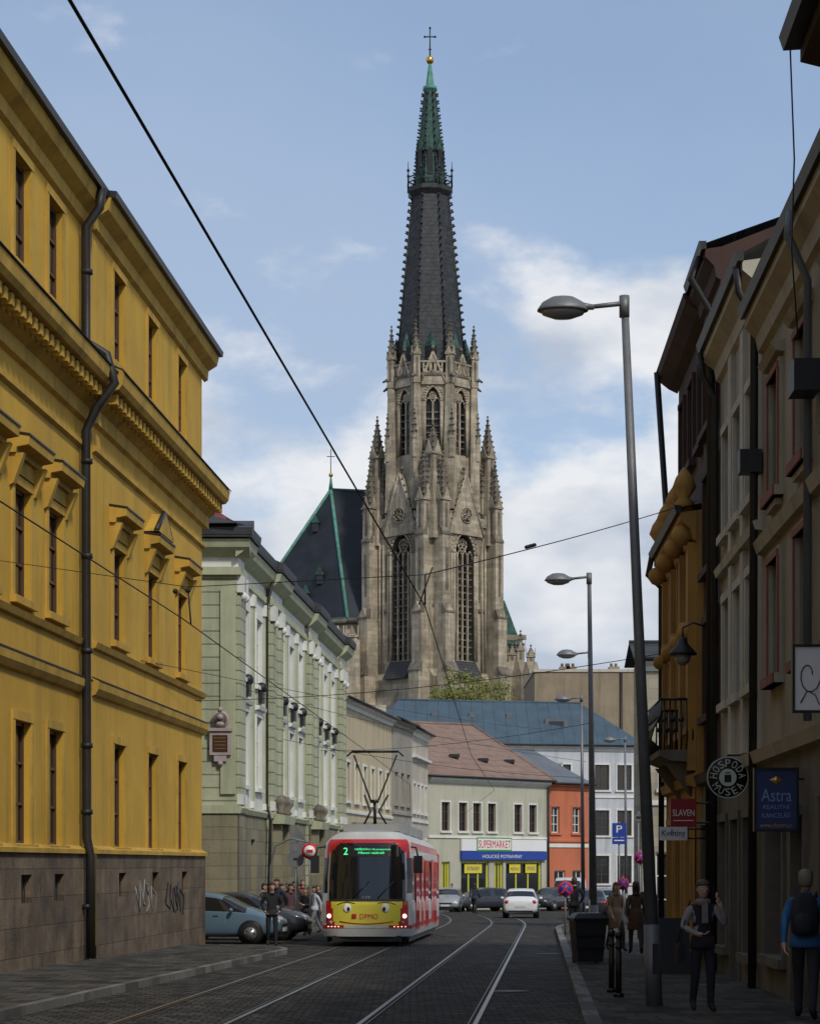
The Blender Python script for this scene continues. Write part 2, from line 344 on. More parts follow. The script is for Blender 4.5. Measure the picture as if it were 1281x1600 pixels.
gb.face('roof',SLATE,[F.P(67.2,12.6,.3),F.P(103.3,12.6,.3),F.P(99,15.4,-7),F.P(70,15.4,-7)])
gb.face('roof',SLATE,[F.P(67.2,12.6,.3),F.P(70,15.4,-7),F.P(67.2,12.6,-14)])
gb.tube('downpipe',PIPE,[F.P(75.7,12.1,.4),F.P(75.7,11,.12),F.P(75.7,3.8,.12),F.P(75.7,3.3,.25),F.P(75.7,-.6,.15)],.06,6)
E=Fr((-5.77,68.0),(1,0))
def Ex(px): return PX(px,68)+5.77
gb.fb('end_wall',GRN,E,-11,.18,3.6,11.2,-.3,0)
gb.fb('end_base',GRND,E,-11,.24,-1.5,3.4,-.3,.1)
for a,b in ((3.38,3.64),(11.05,11.3)): gb.fb('end_course',GRNP,E,-11,.34,a,b,0,.16)
gb.fb('end_frieze',WHT,E,-11,.22,11.3,11.65,-.2,.04)
gb.prof('end_cornice',GRNP,E,-11,.64,[(0,11.6),(.2,11.7),(.42,11.9),(.5,12.15),(0,12.2)])
gb.prof('end_roof_edge',SLATE,E,-11,.74,[(-.3,12.203),(.6,12.2),(.64,12.5),(-.3,12.85)])
gb.fb('corner_pilaster',GRNP,E,-.32,.16,4.0,10.6,0,.08)
PLQ=mat('plaque_stone',(.42,.34,.33),var=.3,scale=3); PLD=mat('plaque_tablet',(.06,.03,.02),rough=.4)
c=Ex(345); zz=lambda py:PZ(py,68)
gb.fb('plaque_frame',PLQ,E,c-.34,c+.34,zz(1180),zz(1143),.08,.18)
gb.fb('plaque_tablet',PLD,E,c-.24,c+.24,zz(1175),zz(1149),.18,.20)
gb.fb('plaque_cornice',PLQ,E,c-.38,c+.38,zz(1143)+.002,zz(1138),.08,.24)
gb.cyl('medallion',PLQ,E.P(c,zz(1124),0),E.P(c,zz(1124),.14),.28,.28,16); gb.cyl('medallion_inner',STONED,E.P(c,zz(1124),.14),E.P(c,zz(1124),.16),.22,.22,16)
gb.ball('bust_head',PLQ,E.P(c,zz(1121),.2),.1,8); gb.ball('bust_shoulders',PLQ,E.P(c,zz(1132),.18),.14,8,(1,.5,.6))
gb.ball('medallion_wreath',PLQ,E.P(c,zz(1109),.12),.09,8); gb.fb('plaque_foot',PLQ,E,c-.2,c+.2,zz(1190),zz(1180)-.002,.08,.16); gb.ball('plaque_bottom',PLQ,E.P(c,zz(1193),.1),.1,8)
for k in range(4): gb.fb('inscription',GOLD,E,c-.18,c+.18,zz(1154+k*5.5),zz(1154+k*5.5)+.018,.20,.206)
RT=mat('red_roof_tile',(.24,.05,.035),kind='course',bs=(9,.3),var=.3)
gb.box('red_roof_lantern',RT,(-6.85,70.5,12.5),(-6.0,72,13.2)); gb.loft('red_roof_lantern_top',RT,[[(-7.0,70.4,13.2),(-5.9,70.4,13.2),(-5.9,72.1,13.2),(-7.0,72.1,13.2)],[(-6.5,71.2,13.6),(-6.4,71.2,13.6),(-6.4,71.3,13.6),(-6.5,71.3,13.6)]])
for s0 in (77.0,89.0):
    for x in (s0-.6,s0+1.5): gb.fb('portal_pillar',GRND,F,x,x+.4,-1.5,3.2,.262,.55)
    gb.fb('portal_door',BRW,F,s0-.14,s0+1.45,-1.5,2.7,.262,.30)
    gb.prof('portal_entablature',GRNP,F,s0-.8,s0+2.1,[(.262,3.2),(.7,3.2),(.75,3.5),(.262,3.6)])
    for x in (s0-.4,s0+.65,s0+1.7):
        gb.lathe('urn',STONED,F.P(x,3.55,.5),[(.1,0),(.16,.08),(.08,.16),(.2,.4),(.22,.5),(.14,.56),(.05,.7)],10)
gb.done()
# ================================================================ generic house
def house(name,F,L,zb,zt,cols,wz,m,rm,rise=2.5,depth=9,hw=.5,wm=None,trim=None,ground=None,hip=0,ov=.35):
    o=O(name,tuple(F.P(L/2,0,0)),world=True)
    H=[(c-hw,c+hw,a,b) for c in cols for a,b in wz]
    if ground: H+=ground
    o.wall('front_wall',m,F,0,L,zb,zt,H,0,.15)
    for h in H: o.win(F,*h,0,.15,wm=wm)
    if trim:
        for c in cols:
            for a,b in wz: arch_trim(o,F,c-hw,c+hw,a,b,0,trim,w=.13,p=.04)
        o.prof('cornice',trim,F,-.02,L+.02,[(0,zt-.35),(.08,zt-.33),(.12,zt-.15),(.3,zt-.05),(.32,zt+.05),(0,zt+.08)])
        o.prof('string_course',trim,F,0,L,[(0,wz[0][0]-.65),(.08,wz[0][0]-.62),(.08,wz[0][0]-.48),(0,wz[0][0]-.45)])
    for a in (0,L):
        o.face('side_wall',m,[F.P(a,zb,0),F.P(a,zb,-depth),F.P(a,zt,-depth),F.P(a,zt+ (rise if not hip else 0),-depth/2),F.P(a,zt,0)])
    o.face('back_wall',m,[F.P(0,zb,-depth),F.P(L,zb,-depth),F.P(L,zt,-depth),F.P(0,zt,-depth)])
    z=zt+.1; e=ov
    A,B,C,D=F.P(-e,z,ov),F.P(L+e,z,ov),F.P(L+e,z,-depth-ov),F.P(-e,z,-depth-ov)
    R0,R1=F.P(-e+hip,z+rise,-depth/2),F.P(L+e-hip,z+rise,-depth/2)
    o.face('roof',rm,[A,B,R1,R0]); o.face('roof',rm,[D,C,R1,R0])
    if hip: o.face('roof_end',rm,[B,C,R1]); o.face('roof_end',rm,[A,D,R0])
    o.tube('gutter',PIPE,[F.P(-e,z,ov+.05),F.P(L+e,z,ov+.05)],.08,6)
    o.cyl('ridge_cap',rm,R0,R1,.1,.1,6)
    return o
CREAM=mat('cream_plaster',(.56,.47,.30),streak=.35,var=.15); GREY=mat('grey_plaster',(.36,.33,.27),streak=.35,var=.2)
PINK=mat('pale_cream_plaster',(.58,.52,.42),streak=.35); MINT=mat('pale_mint_plaster',(.50,.49,.38),streak=.3,var=.15)
ORN=mat('orange_plaster',(.55,.17,.085),streak=.35,var=.15); WB=mat('white_blue_plaster',(.55,.57,.60),streak=.35,var=.12)
BROOF=mat('blue_roof',(.065,.105,.135),kind='course',bs=(.9,50),ax='x',joint=.5,var=.4,rough=.5,scale=.6)
PROOF=mat('pinkish_roof',(.29,.19,.145),kind='course',bs=(30,.4),joint=.7,var=.4,scale=1.2)
F=Fr2((-3.3,103.2),(-1.03,119)); o=house('cream_house',F,F.len,-2,9.8,[1.6+2.55*i for i in range(6)],[(4.9,6.8)],CREAM,SLATE,2.2,trim=WHT,ground=[(2+3.3*i,3.2+3.3*i,-.5,2.6) for i in range(4)]); o.prof('band',WHT,F,0,F.len,[(0,3.3),(.1,3.3),(.1,3.5),(0,3.5)]); o.done()
F=Fr2((-1.0,119.2),(.1,126)); o=house('grey_house',F,F.len,-2,9.9,[1.3,3.4,5.5],[(5.2,7),(1.6,3.4)],GREY,SLATE,1.2,trim=GREY,wm=BRW); o.box('chimney',PINK,(-2,123,9.8),(-1.4,123.6,11)); o.done()
F=Fr2((.12,126.1),(1.15,134.6)); o=house('pale_corner_house',F,F.len,-2,9.8,[1.2,3.2,5.2,7.2],[(4.9,6.6),(1.5,3.2)],PINK,PROOF,.6,trim=WHT); 
o.prof('cornice2',WHT,F,0,F.len,[(0,8.1),(.25,8.15),(.25,8.3),(0,8.35)])
o.done()
F=Fr2((1.15,135),(9.4,144.5)); L=F.len
o=O('supermarket_house',tuple(F.P(L/2,0,0)),world=True)
cols=[F.s(p) for p in (696,723,745,768,809,832)]
H=[(c-.42,c+.42,3.9,5.75) for c in cols]
shop=[(F.s(720),F.s(764),-.9,1.95),(F.s(772),F.s(786),-1.3,1.95),(F.s(790),F.s(846),-.9,1.95),(F.s(690),F.s(703),-1.3,1.9)]
o.wall('front_wall',MINT,F,0,L,-2,7.35,H+shop,0,.18)
for h in H: o.win(F,*h,0,.18,wm=BRW); arch_trim(o,F,*h,0,WHT,w=.1,p=.03)
YS=mat('yellow_shop_window',(.62,.60,.06),rough=.3,var=.15)
for h in shop: o.win(F,*h,0,.18,bars=(2,0),wm=YS,fw=.12)
o.prof('cornice',WHT,F,-.02,L+.02,[(0,6.95),(.1,7),(.35,7.2),(.35,7.35),(0,7.4)])
o.prof('string_course',WHT,F,0,L,[(0,3.42),(.08,3.43),(.08,3.56),(0,3.58)])
RL,RR=Vector((0,144,11.4)),Vector((4.4,151,11.7))
A,B=F.P(-.4,7.42,.4),F.P(L+.4,7.42,.4); C,D=F.P(L+.4,7.42,-14),F.P(-.4,7.42,-14)
o.face('roof',PROOF,[A,B,RR,RL]); o.face('roof',PROOF,[B,C,RR]); o.face('roof',PROOF,[C,D,RL,RR]); o.face('roof',PROOF,[D,A,RL])
o.cyl('ridge',PROOF,RL,RR,.12,.12,6); o.cyl('hip',PROOF,B,RR,.12,.12,6)
for t,u in ((.3,.35),(.55,.3),(.8,.3)):
    p=A.lerp(B,t).lerp(RL.lerp(RR,t),u); o.box('skylight',DARK,p-Vector((.35,.1,.0)),p+Vector((.35,.4,.22)))
for a in (0,L): o.face('side_wall',MINT,[F.P(a,-2,0),F.P(a,-2,-14),F.P(a,7.4,-14),F.P(a,7.4,0)])
o.tube('gutter',PIPE,[F.P(-.4,7.4,.45),F.P(L+.4,7.4,.45)],.08,6); o.tube('downpipe',PIPE,[F.P(L-.1,7.4,.15),F.P(L-.1,-1,.15)],.07,6)
o.done()
sg=O('supermarket_sign',tuple(F.P(F.s(784),2.7,.2)),world=True)
SW=mat('sign_white',(.78,.78,.76),rough=.4,var=.05,bump=0); SB=mat('sign_blue',(.02,.06,.33),rough=.4,var=.1,bump=0); SR=mat('sign_red',(.62,.02,.025),rough=.4,var=.1,bump=0); SG=mat('sign_green',(.06,.30,.06),rough=.4,var=.1,bump=0); SY=mat('sign_yellow',(.75,.62,.04),rough=.4,var=.08,bump=0)
a,b=F.s(718),F.s(850)
sg.fb('white_panel',SW,F,a,b,2.62,3.38,.05,.2); sg.fb('blue_band',SB,F,a,b,2.02,2.6,.05,.2)
c0,c1=F.s(741),F.s(795)
sg.fb('green_panel',SG,F,c0,c1,2.58,3.5,.2,.235); sg.fb('white_sign_panel',SW,F,c0+.08,c1-.08,2.7,3.42,.235,.24)
R=Vector((F.u[0],F.u[1],0)); U=Vector((0,0,1))
text(sg,'lettering','SUPERMARKET',F.P((c0+c1)/2,3.06,.245),R,U,(c1-c0)*.92,.52,SR)
text(sg,'lettering','HOLICKÉ POTRAVINY',F.P((a+b)/2-.3,2.28,.205),R,U,4.2,.28,SW)
for (p,t) in ((741,'POTRAVINY'),(806,'PEČIVO'),(831,'OVOCE')):
    s=F.s(p); sg.fb('window_poster',SY,F,s-.9 if p<800 else s-.6,s+.9 if p<800 else s+.6,1.15,1.75,-.12,-.1)
    text(sg,'poster_text',t,F.P(s,1.45,-.095),R,U,1.3 if p<800 else .9,.25,SB)
sg.done()
F=Fr2((PX(856,145),145),(PX(919,148),148)); L=F.len
cols=[F.s(867),F.s(900)]
o=house('orange_house',F,L,-2,7.2,cols,[(3.9,5.7)],ORN,TIN,2.6,depth=10,hw=.42,trim=ORN,hip=.5,ground=[(L*.15,L*.42,-1.2,1.3),(L*.6,L*.85,-1.2,1.3)]); 
o.prof('white_band',WHT,F,0,L,[(0,2.9),(.06,2.9),(.06,3.15),(0,3.15)]); o.done()
F=Fr2((PX(600,163),163),(PX(1003,168),168)); L=F.len
cols=[F.s(p) for p in (795,830,865,880,940,975)]+[2,5,8]
o=house('white_house_with_blue_roof',F,L,-2,11.0,cols,[(7.6,9.6),(4.0,6.0),(.2,2.4)],WB,BROOF,3.9,depth=14,hw=.6,hip=3.2,trim=WHT,wm=BRW)
p=F.P(F.s(887),12.9,-3); o.box('dormer',TIN,p-Vector((.9,0,.6)),p+Vector((.9,2.5,.5))); o.box('dormer_glass',GLS,p-Vector((.6,.02,.4)),p+Vector((.6,0,.3)))
for px in (700,760,820): 
    p=F.P(F.s(px),13.4,-4.2); o.box('roof_vent',TIN,p-Vector((.25,0,.3)),p+Vector((.25,.6,.5)))
o.done()
FW=mat('beige_firewall',(.33,.26,.17),streak=.5,var=.3,scale=.4)
o=O('beige_apartment_block',(14,190,0))
x0,x1=PX(835,185)-14,PX(1003,185)-14
o.box('body',FW,(x0,-5,-2),(x1,12,PZ(1050,185))); o.box('parapet',PINK,(x0-.1,-5.1,PZ(1050,185)+.002),(x1,12,PZ(1050,185)+.25))
for px in (885,895,963): 
    x=PX(px,185)-14; o.box('chimney',FW,(x-.45,-3,PZ(1050,185)),(x+.45,-1.5,PZ(1038,185))); 
    for k in (-.2,.2): o.cyl('chimney_pot',STONED,(x+k,-2.2,PZ(1038,185)),(x+k,-2.2,PZ(1032,185)),.13)
x=PX(970,185)-14; o.tube('pipe',PIPE,[(x,-5.1,PZ(1050,185)),(x,-5.1,2)],.12)
o.done()
# ================================================================ CATHEDRAL
D0=250.0; SC=FPX/D0
cz=lambda py: CH+(HZ-py)/SC
cx,cy=PX(676,D0),D0+3
ca=O('cathedral',(cx,cy,-1.44),world=True)
def face_fr(cx,cy,ang,a):
    n=(math.cos(ang),math.sin(ang)); return Fr((cx+n[0]*a,cy+n[1]*a),(-n[1],n[0]))
def arch_pts(sc,hw,zs,za,N=7):
    A=1.15; out=[]
    for i in range(N+1):
        t=A*i/N; out.append((sc-hw*(math.cos(t)-math.cos(A))/(1-math.cos(A)), zs+(za-zs)*math.sin(t)/math.sin(A)))
    return out+[(2*sc-x,z) for x,z in out[-2::-1]]
def archwin(o,F,s0,s1,z0,z1,sc,hw,zb,zs,za,n,dep,mull,m,pm):
    P=lambda a,z,k=n:F.P(a,z,k)
    arc=arch_pts(sc,hw,zs,za)
    o.face('tower_wall',m,[P(s0,z0),P(sc-hw,z0),P(sc-hw,zs),P(sc-hw,z1),P(s0,z1)])
    o.face('tower_wall',m,[P(sc+hw,z0),P(s1,z0),P(s1,z1),P(sc+hw,z1),P(sc+hw,zs)])
    o.face('tower_wall',m,[P(sc-hw,z0),P(sc+hw,z0),P(sc+hw,zb),P(sc-hw,zb)])
    for (a,b),(c,d) in zip(arc,arc[1:]): o.face('tower_wall',m,[P(a,b),P(c,d),P(c,z1),P(a,z1)])
    out=[(sc-hw,zb)]+arc+[(sc+hw,zb)]
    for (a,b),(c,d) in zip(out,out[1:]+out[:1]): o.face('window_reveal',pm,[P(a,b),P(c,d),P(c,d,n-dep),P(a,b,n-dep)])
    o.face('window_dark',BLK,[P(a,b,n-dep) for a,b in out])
    for (a,b),(c,d) in zip(out,out[1:]):
        o.cyl('arch_moulding',m,P(a,b,n+.05),P(c,d,n+.05),.17,.17,6)
    k1=hw*.22
    out2=[(sc+(a-sc)*(1+k1/hw),b+(0.35 if b>zs else 0)) for a,b in out]
    for (a,b),(c,d) in zip(out2,out2[1:]): o.cyl('arch_moulding',m,P(a,b,n+.02),P(c,d,n+.02),.13,.13,6)
    k=n-dep*.4
    for i in range(mull):
        x=sc-hw+2*hw*(i+1)/(mull+1); o.fb('mullions',m,F,x-.11,x+.11,zb,zs+.1,k-.1,k+.12)
    w=2*hw/(mull+1)
    for i in range(mull+1):
        x=sc-hw+w*(i+.5); aa=arch_pts(x,w/2,zs-.5,zs+.5,3)
        for (a,b),(c,d) in zip(aa,aa[1:]): o.cyl('tracery',m,P(a,b,k),P(c,d,k),.11,.11,5)
    rr=hw*.42; zc=zs+(za-zs)*.42
    for (ox,oz,r) in ((0,0,rr),(0,rr*.45,rr*.35),(-rr*.4,-rr*.25,rr*.35),(rr*.4,-rr*.25,rr*.35)):
        q=[(sc+ox+r*math.cos(t*math.pi/5),zc+oz+r*math.sin(t*math.pi/5)) for t in range(11)]
        for (a,b),(c,d) in zip(q,q[1:]): o.cyl('tracery',m,P(a,b,k),P(c,d,k),.1,.1,5)
    z=zb+.8
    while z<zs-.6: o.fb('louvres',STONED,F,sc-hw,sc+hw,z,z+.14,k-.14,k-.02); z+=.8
def ring4(x,y,z,w,ang=math.pi/4):
    return [Vector((x+w*math.cos(ang+math.pi/2*i),y+w*math.sin(ang+math.pi/2*i),z)) for i in range(4)]
def pinn(o,x,y,z0,z1,w,m=None,m2=None,ang=math.pi/4,frac=.45):
    m=m or STONE; m2=m2 or STONED
    zm=z0+(z1-z0)*frac; r=w/2*1.414
    o.loft('pinnacle_shaft',m,[ring4(x,y,z0,r,ang),ring4(x,y,zm,r*.92,ang)])
    o.loft('pinnacle_cap',m,[ring4(x,y,zm-.15,r*1.2,ang),ring4(x,y,zm+.05,r*1.15,ang)])
    o.loft('pinnacle_spire',m2,[ring4(x,y,zm+.05,r*.9,ang),ring4(x,y,z1,.05,ang)])
    for i in range(4):
        a=ang+math.pi/4+math.pi/2*i; c=Vector((x+r*.75*math.cos(a),y+r*.75*math.sin(a),zm))
        t=Vector((-math.sin(a),math.cos(a),0))*r*.6
        o.loft('gablet',m,[[c-t,c+t,c+Vector((0,0,r*1.5))],[v+Vector((math.cos(a),math.sin(a),0))*r*.12 for v in (c-t,c+t,c+Vector((0,0,r*1.5)))]])
        if w>.8:
            c2=Vector((x+r*.69*math.cos(a),y+r*.69*math.sin(a),0)); t2=Vector((-math.sin(a),math.cos(a),0))*r*.22; d2=Vector((math.cos(a),math.sin(a),0))*.03
            za_,zb_2=z0+(zm-z0)*.2,z0+(zm-z0)*.85
            o.face('pinnacle_panel',STONED,[c2-t2+d2+Vector((0,0,za_)),c2+t2+d2+Vector((0,0,za_)),c2+t2+d2+Vector((0,0,zb_2)),c2+d2+Vector((0,0,zb_2+r*.3)),c2-t2+d2+Vector((0,0,zb_2))])
    k=max(3,int((z1-zm)/.6))
    for j in range(1,k):
        t=j/k; rr=r*.9*(1-t)+.07; z=zm+(z1-zm)*t
        for i in range(4):
            a=ang+math.pi/2*i; o.ball('crockets',m2,(x+rr*math.cos(a),y+rr*math.sin(a),z),.11+.06*(1-t),5)
    o.ball('finial',m2,(x,y,z1-.1),.2,6); o.cyl('finial_tip',m2,(x,y,z1),(x,y,z1+.5),.06,.03,5); o.ball('finial',m2,(x,y,z1+.35),.13,6)
def gable(o,F,sc,hw,z0,za,n0,n1,m,rose=True):
    P=F.P
    o.loft('gable',m,[[P(sc-hw,z0,n0),P(sc+hw,z0,n0),P(sc,za,n0)],[P(sc-hw,z0,n1),P(sc+hw,z0,n1),P(sc,za,n1)]])
    for sg_ in(-1,1):
        o.cyl('gable_coping',m,P(sc+sg_*hw,z0,n1),P(sc,za,n1),.16,.16,5)
        k=max(4,int((za-z0)/.8))
        for i in range(1,k): t=i/k; o.ball('gable_crockets',STONED,P(sc+sg_*(hw*(1-t)+.12),z0+(za-z0)*t+.12,n1),.17,5)
    if rose:
        r=hw*.3; zc=z0+(za-z0)*.32
        for (ox,oz,q,mm) in ((0,0,r,m),(0,r*.45,r*.33,m),(-r*.42,-r*.25,r*.33,m),(r*.42,-r*.25,r*.33,m)):
            o.cyl('rose_dark',STONED,P(sc+ox,zc+oz,n1),P(sc+ox,zc+oz,n1+.03),q*.9,q*.9,12)
            pts=[P(sc+ox+q*math.cos(t*math.pi/6),zc+oz+q*math.sin(t*math.pi/6),n1+.08) for t in range(13)]
            for p,q2 in zip(pts,pts[1:]): o.cyl('rose_ring',m,p,q2,.08,.08,4)
    p=P(sc,za,(n0+n1)/2); o.cyl('gable_finial',STONED,p,p+Vector((0,0,1.0)),.1,.05,5); o.ball('gable_finial',STONED,p+Vector((0,0,.6)),.25,6); 
a4=5.25; h4=a4
for k in range(4):
    ang=math.radians(-135+90*k); f=face_fr(cx,cy,ang,a4)
    f2=face_fr(cx,cy,ang,a4+.7)
    ca.fb('tower_base',STONE,f2,-h4-.7,h4+.7,-2,cz(1062),-.7,0)
    ca.prof('base_slope',STONE,f2,-h4-.7,h4+.7,[(0,cz(1062)),(-.7,cz(1050)),(-.7,cz(1062))])
    archwin(ca,f,-h4,h4,cz(1062),cz(815),0,1.75,cz(1033),cz(868),cz(832),0,.9,3,STONE,STONED)
    ca.prof('window_sill_roof',SLATE,f,-1.9,1.9,[(0,cz(1034)),(1.3,cz(1062)),(0,cz(1062))])
    gable(ca,f,0,3.0,cz(838),cz(742),-.5,.32,STONE)
    ca.prof('parapet',STONE,f,-h4,h4,[(.25,cz(822)),(.25,cz(810)),(0,cz(808)),(-.4,cz(810)),(-.4,cz(822))])
    for i in range(9):
        x=-h4+.6+i*(2*h4-1.2)/8
        if abs(x)>2: ca.fb('parapet_merlon',STONE,f,x-.2,x+.2,cz(810),cz(803),-.2,.2)
    ca.fb('string',STONED,f,-h4,-2.3,cz(955),cz(951),0,.2); ca.fb('string',STONED,f,2.3,h4,cz(955),cz(951),0,.2)
    for x in (-2.9,2.9,-3.5,3.5):
        ca.cyl('shaft',STONE,f.P(x,cz(1050),.12),f.P(x,cz(850),.12),.14,.14,6)
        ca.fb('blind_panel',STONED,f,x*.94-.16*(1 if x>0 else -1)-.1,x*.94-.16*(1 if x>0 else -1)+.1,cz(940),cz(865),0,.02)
    for sgn in (-1,1):
        x0=sgn*(h4-.75)
        def bt(za,zb,p,w,first):
            ca.fb('buttress',STONE,f,x0-w,x0+w,za,zb,0,p)
            ca.prof('buttress_offset',STONED,f,x0-w-.06,x0+w+.06,[(p+.08,zb),(p+.08,zb+.15),(p-.55,zb+1.2),(p-.55,zb)])
        bt(-2,cz(1055),2.5,.85,1); bt(cz(1055),cz(965),2.0,.75,0); bt(cz(965),cz(845),1.5,.68,0)
        p=f.P(x0,0,.8)
        ca.loft('buttress_gablet',STONE,[[f.P(x0-.7,cz(965),2.02),f.P(x0+.7,cz(965),2.02),f.P(x0,cz(948),2.02)],[f.P(x0-.7,cz(965),1.4),f.P(x0+.7,cz(965),1.4),f.P(x0,cz(948),1.4)]])
        ca.fb('buttress_panel',STONED,f,x0-.22,x0+.22,cz(930),cz(865),1.5,1.52)
        pinn(ca,p.x,p.y,cz(845),cz(722) if k in(0,1) else cz(730),1.25,ang=ang+math.pi/4)
ca.box('tower_core',STONED,(cx-3.2,cy-3.2,10),(cx+3.2,cy+3.2,cz(700)))
ca.loft('tower_shoulder',SLATE,[ring4(cx,cy,cz(812),a4*1.40,0),ring4(cx,cy,cz(770),5.0,0)])
for k in range(4):
    a=math.radians(-90+90*k); r=6.6
    x,y=cx+r*math.cos(a),cy+r*math.sin(a)
    top=648 if k!=0 else 672
    ca.loft('corner_turret',STONE,[ring4(x,y,cz(850),1.5*1.2,0),ring4(x,y,cz(745),1.15,0)])
    pinn(ca,x,y,cz(745),cz(top),1.35,ang=0,frac=.38)
    for q in(-1,1):
        for q2 in (-1,1):
            pinn(ca,x+q*.75,y+q2*.75,cz(800),cz(728),.5,ang=0,frac=.4)
    x2,y2=cx+4.6*math.cos(a),cy+4.6*math.sin(a)
    t=Vector((-math.sin(a),math.cos(a),0))*.3
    P0,P1,P2,P3=Vector((x,y,cz(740))),Vector((x2,y2,cz(690))),Vector((x2,y2,cz(780))),Vector((x,y,cz(790)))
    ca.loft('flying_buttress',STONE,[[v-t for v in(P0,P1,P2,P3)],[v+t for v in(P0,P1,P2,P3)]])
a8=4.65; h8=a8*math.tan(math.pi/8)
for k in range(8):
    ang=math.radians(-90+45*k); f=face_fr(cx,cy,ang,a8)
    archwin(ca,f,-h8,h8,cz(800),cz(592),0,.98,cz(712),cz(632),cz(608),0,.55,1,STONE,STONED)
    gable(ca,f,0,1.55,cz(606),cz(556),-.2,.3,STONE,False)
    ca.cyl('gable_rose',STONED,f.P(0,cz(588),.3),f.P(0,cz(588),.34),.36,.36,10)
    ca.prof('oct_cornice',STONED,f,-h8-.15,h8+.15,[(0,cz(595)),(.4,cz(592)),(.45,cz(588)),(0,cz(586))])
    for i in range(7):
        x=-h8+.3+i*(2*h8-.6)/6; ca.fb('balustrade',STONE,f,x-.09,x+.09,cz(586),cz(572),.1,.3)
    ca.fb('balustrade_rail',STONE,f,-h8,h8,cz(572),cz(569),.05,.35)
    va=ang+math.pi/8; r=a8/math.cos(math.pi/8)
    x,y=cx+(r+.15)*math.cos(va),cy+(r+.15)*math.sin(va)
    ca.loft('oct_buttress',STONE,[ring4(x,y,cz(800),.95,va),ring4(x,y,cz(690),.75,va),ring4(x,y,cz(600),.55,va)])
    pinn(ca,x+.1*math.cos(va),y+.1*math.sin(va),cz(604),cz(512),.85,ang=va,frac=.5)
    x3,y3=cx+(r+.75)*math.cos(va),cy+(r+.75)*math.sin(va)
    pinn(ca,x3,y3,cz(720),cz(650),.5,ang=va,frac=.45)
    ca.tube('gargoyle',STONED,[(x,y,cz(596)),(cx+(r+.9)*math.cos(va),cy+(r+.9)*math.sin(va),cz(592)),(cx+(r+1.35)*math.cos(va),cy+(r+1.35)*math.sin(va),cz(596))],[.28,.22,.12],6)
def ring8(z,a,x=cx,y=cy):
    r=a/math.cos(math.pi/8); return [Vector((x+r*math.cos(math.radians(-67.5+45*i)),y+r*math.sin(math.radians(-67.5+45*i)),z)) for i in range(8)]
sx=cx-.2
ca.loft('spire',SPIRE,[ring8(cz(595),4.15,sx),ring8(cz(560),4.0,sx),ring8(cz(297),2.15,sx-.05)])
def crock(z0,a0,z1,a1,x0,x1,m,step,r):
    n=int((z1-z0)/step)
    for i in range(8):
        va=math.radians(-67.5+45*i)
        q=lambda t:Vector((x0+(x1-x0)*t+(a0+(a1-a0)*t)/math.cos(math.pi/8)*math.cos(va),cy+(a0+(a1-a0)*t)/math.cos(math.pi/8)*math.sin(va),z0+(z1-z0)*t))
        ca.cyl('spire_rib',m,q(0),q(1),.11,.09,5)
        for j in range(n):
            p=q((j+.5)/n); d=Vector((math.cos(va),math.sin(va),.5)); ca.cyl('spire_crockets',m,p,p+d*r,.09,.13,5)
crock(cz(560),4.0,cz(297),2.15,sx,sx-.05,SPIRE,.85,.42)
for i in range(8):
    va=math.radians(-90+45*i); x,y=sx+4.1*math.cos(va),cy+4.1*math.sin(va)
    ca.loft('spire_lucarne',SPIRE,[ring4(x,y,cz(575),.7,va),ring4(x,y,cz(545),.65,va)]); ca.loft('spire_lucarne_cap',COPPER,[ring4(x,y,cz(545),.7,va),ring4(x,y,cz(520),.04,va)])
tx=sx-.1
ca.loft('gallery',SPIRE,[ring8(cz(300),2.1,tx),ring8(cz(291),2.6,tx),ring8(cz(284),2.6,tx),ring8(cz(283),2.0,tx)])
for i in range(8):
    va=math.radians(-67.5+45*i); r=2.6/math.cos(math.pi/8)
    x,y=tx+r*math.cos(va),cy+r*math.sin(va)
    ca.cyl('gallery_post',SPIRE,(x,y,cz(285)),(x,y,cz(244)),.13,.03,5); ca.ball('gallery_post_knob',SPIRE,(x,y,cz(258)),.2,6)
r8=ring8(cz(268),2.55,tx); r9=ring8(cz(276),2.55,tx)
for i in range(8):
    ca.cyl('gallery_rail',SPIRE,r8[i],r8[(i+1)%8],.08,.08,5); ca.cyl('gallery_rail',SPIRE,r9[i],r9[(i+1)%8],.06,.06,5)
    for t in (.2,.4,.6,.8): p=r8[i].lerp(r8[(i+1)%8],t); ca.cyl('gallery_baluster',SPIRE,p,(p.x,p.y,cz(284)),.05,.05,4)
ca.loft('upper_spire',COPPER,[ring8(cz(284),1.85,tx),ring8(cz(250),1.6,tx),ring8(cz(127),.6,tx)])
for i in range(8):
    f=face_fr(tx,cy,math.radians(-90+45*i),1.75)
    ca.fb('lantern_opening',BLK,f,-.32,.32,cz(272),cz(225),-.35,-.02)
    ca.loft('lantern_gablet',COPPER,[[f.P(-.5,cz(228),-.25),f.P(.5,cz(228),-.25),f.P(0,cz(208),-.4)],[f.P(-.5,cz(228),-.05),f.P(.5,cz(228),-.05),f.P(0,cz(208),-.2)]])
crock(cz(280),1.82,cz(130),.62,tx,tx,SPIRE,.85,.34)
ca.loft('copper_collar',COPL,[ring8(cz(130),.6,tx),ring8(cz(126),.85,tx),ring8(cz(122),.8,tx),ring8(cz(120),.5,tx),ring8(cz(100),.32,tx),ring8(cz(84),.14,tx)])
ca.ball('golden_ball',GOLD,(tx,cy,cz(79)),.48,14)
ca.cyl('cross_post',DARK,(tx,cy,cz(76)),(tx,cy,cz(27)),.09,.07,6)
ca.cyl('cross_bar',DARK,(tx-.62,cy,cz(42)),(tx+.62,cy,cz(42)),.075,.075,6)
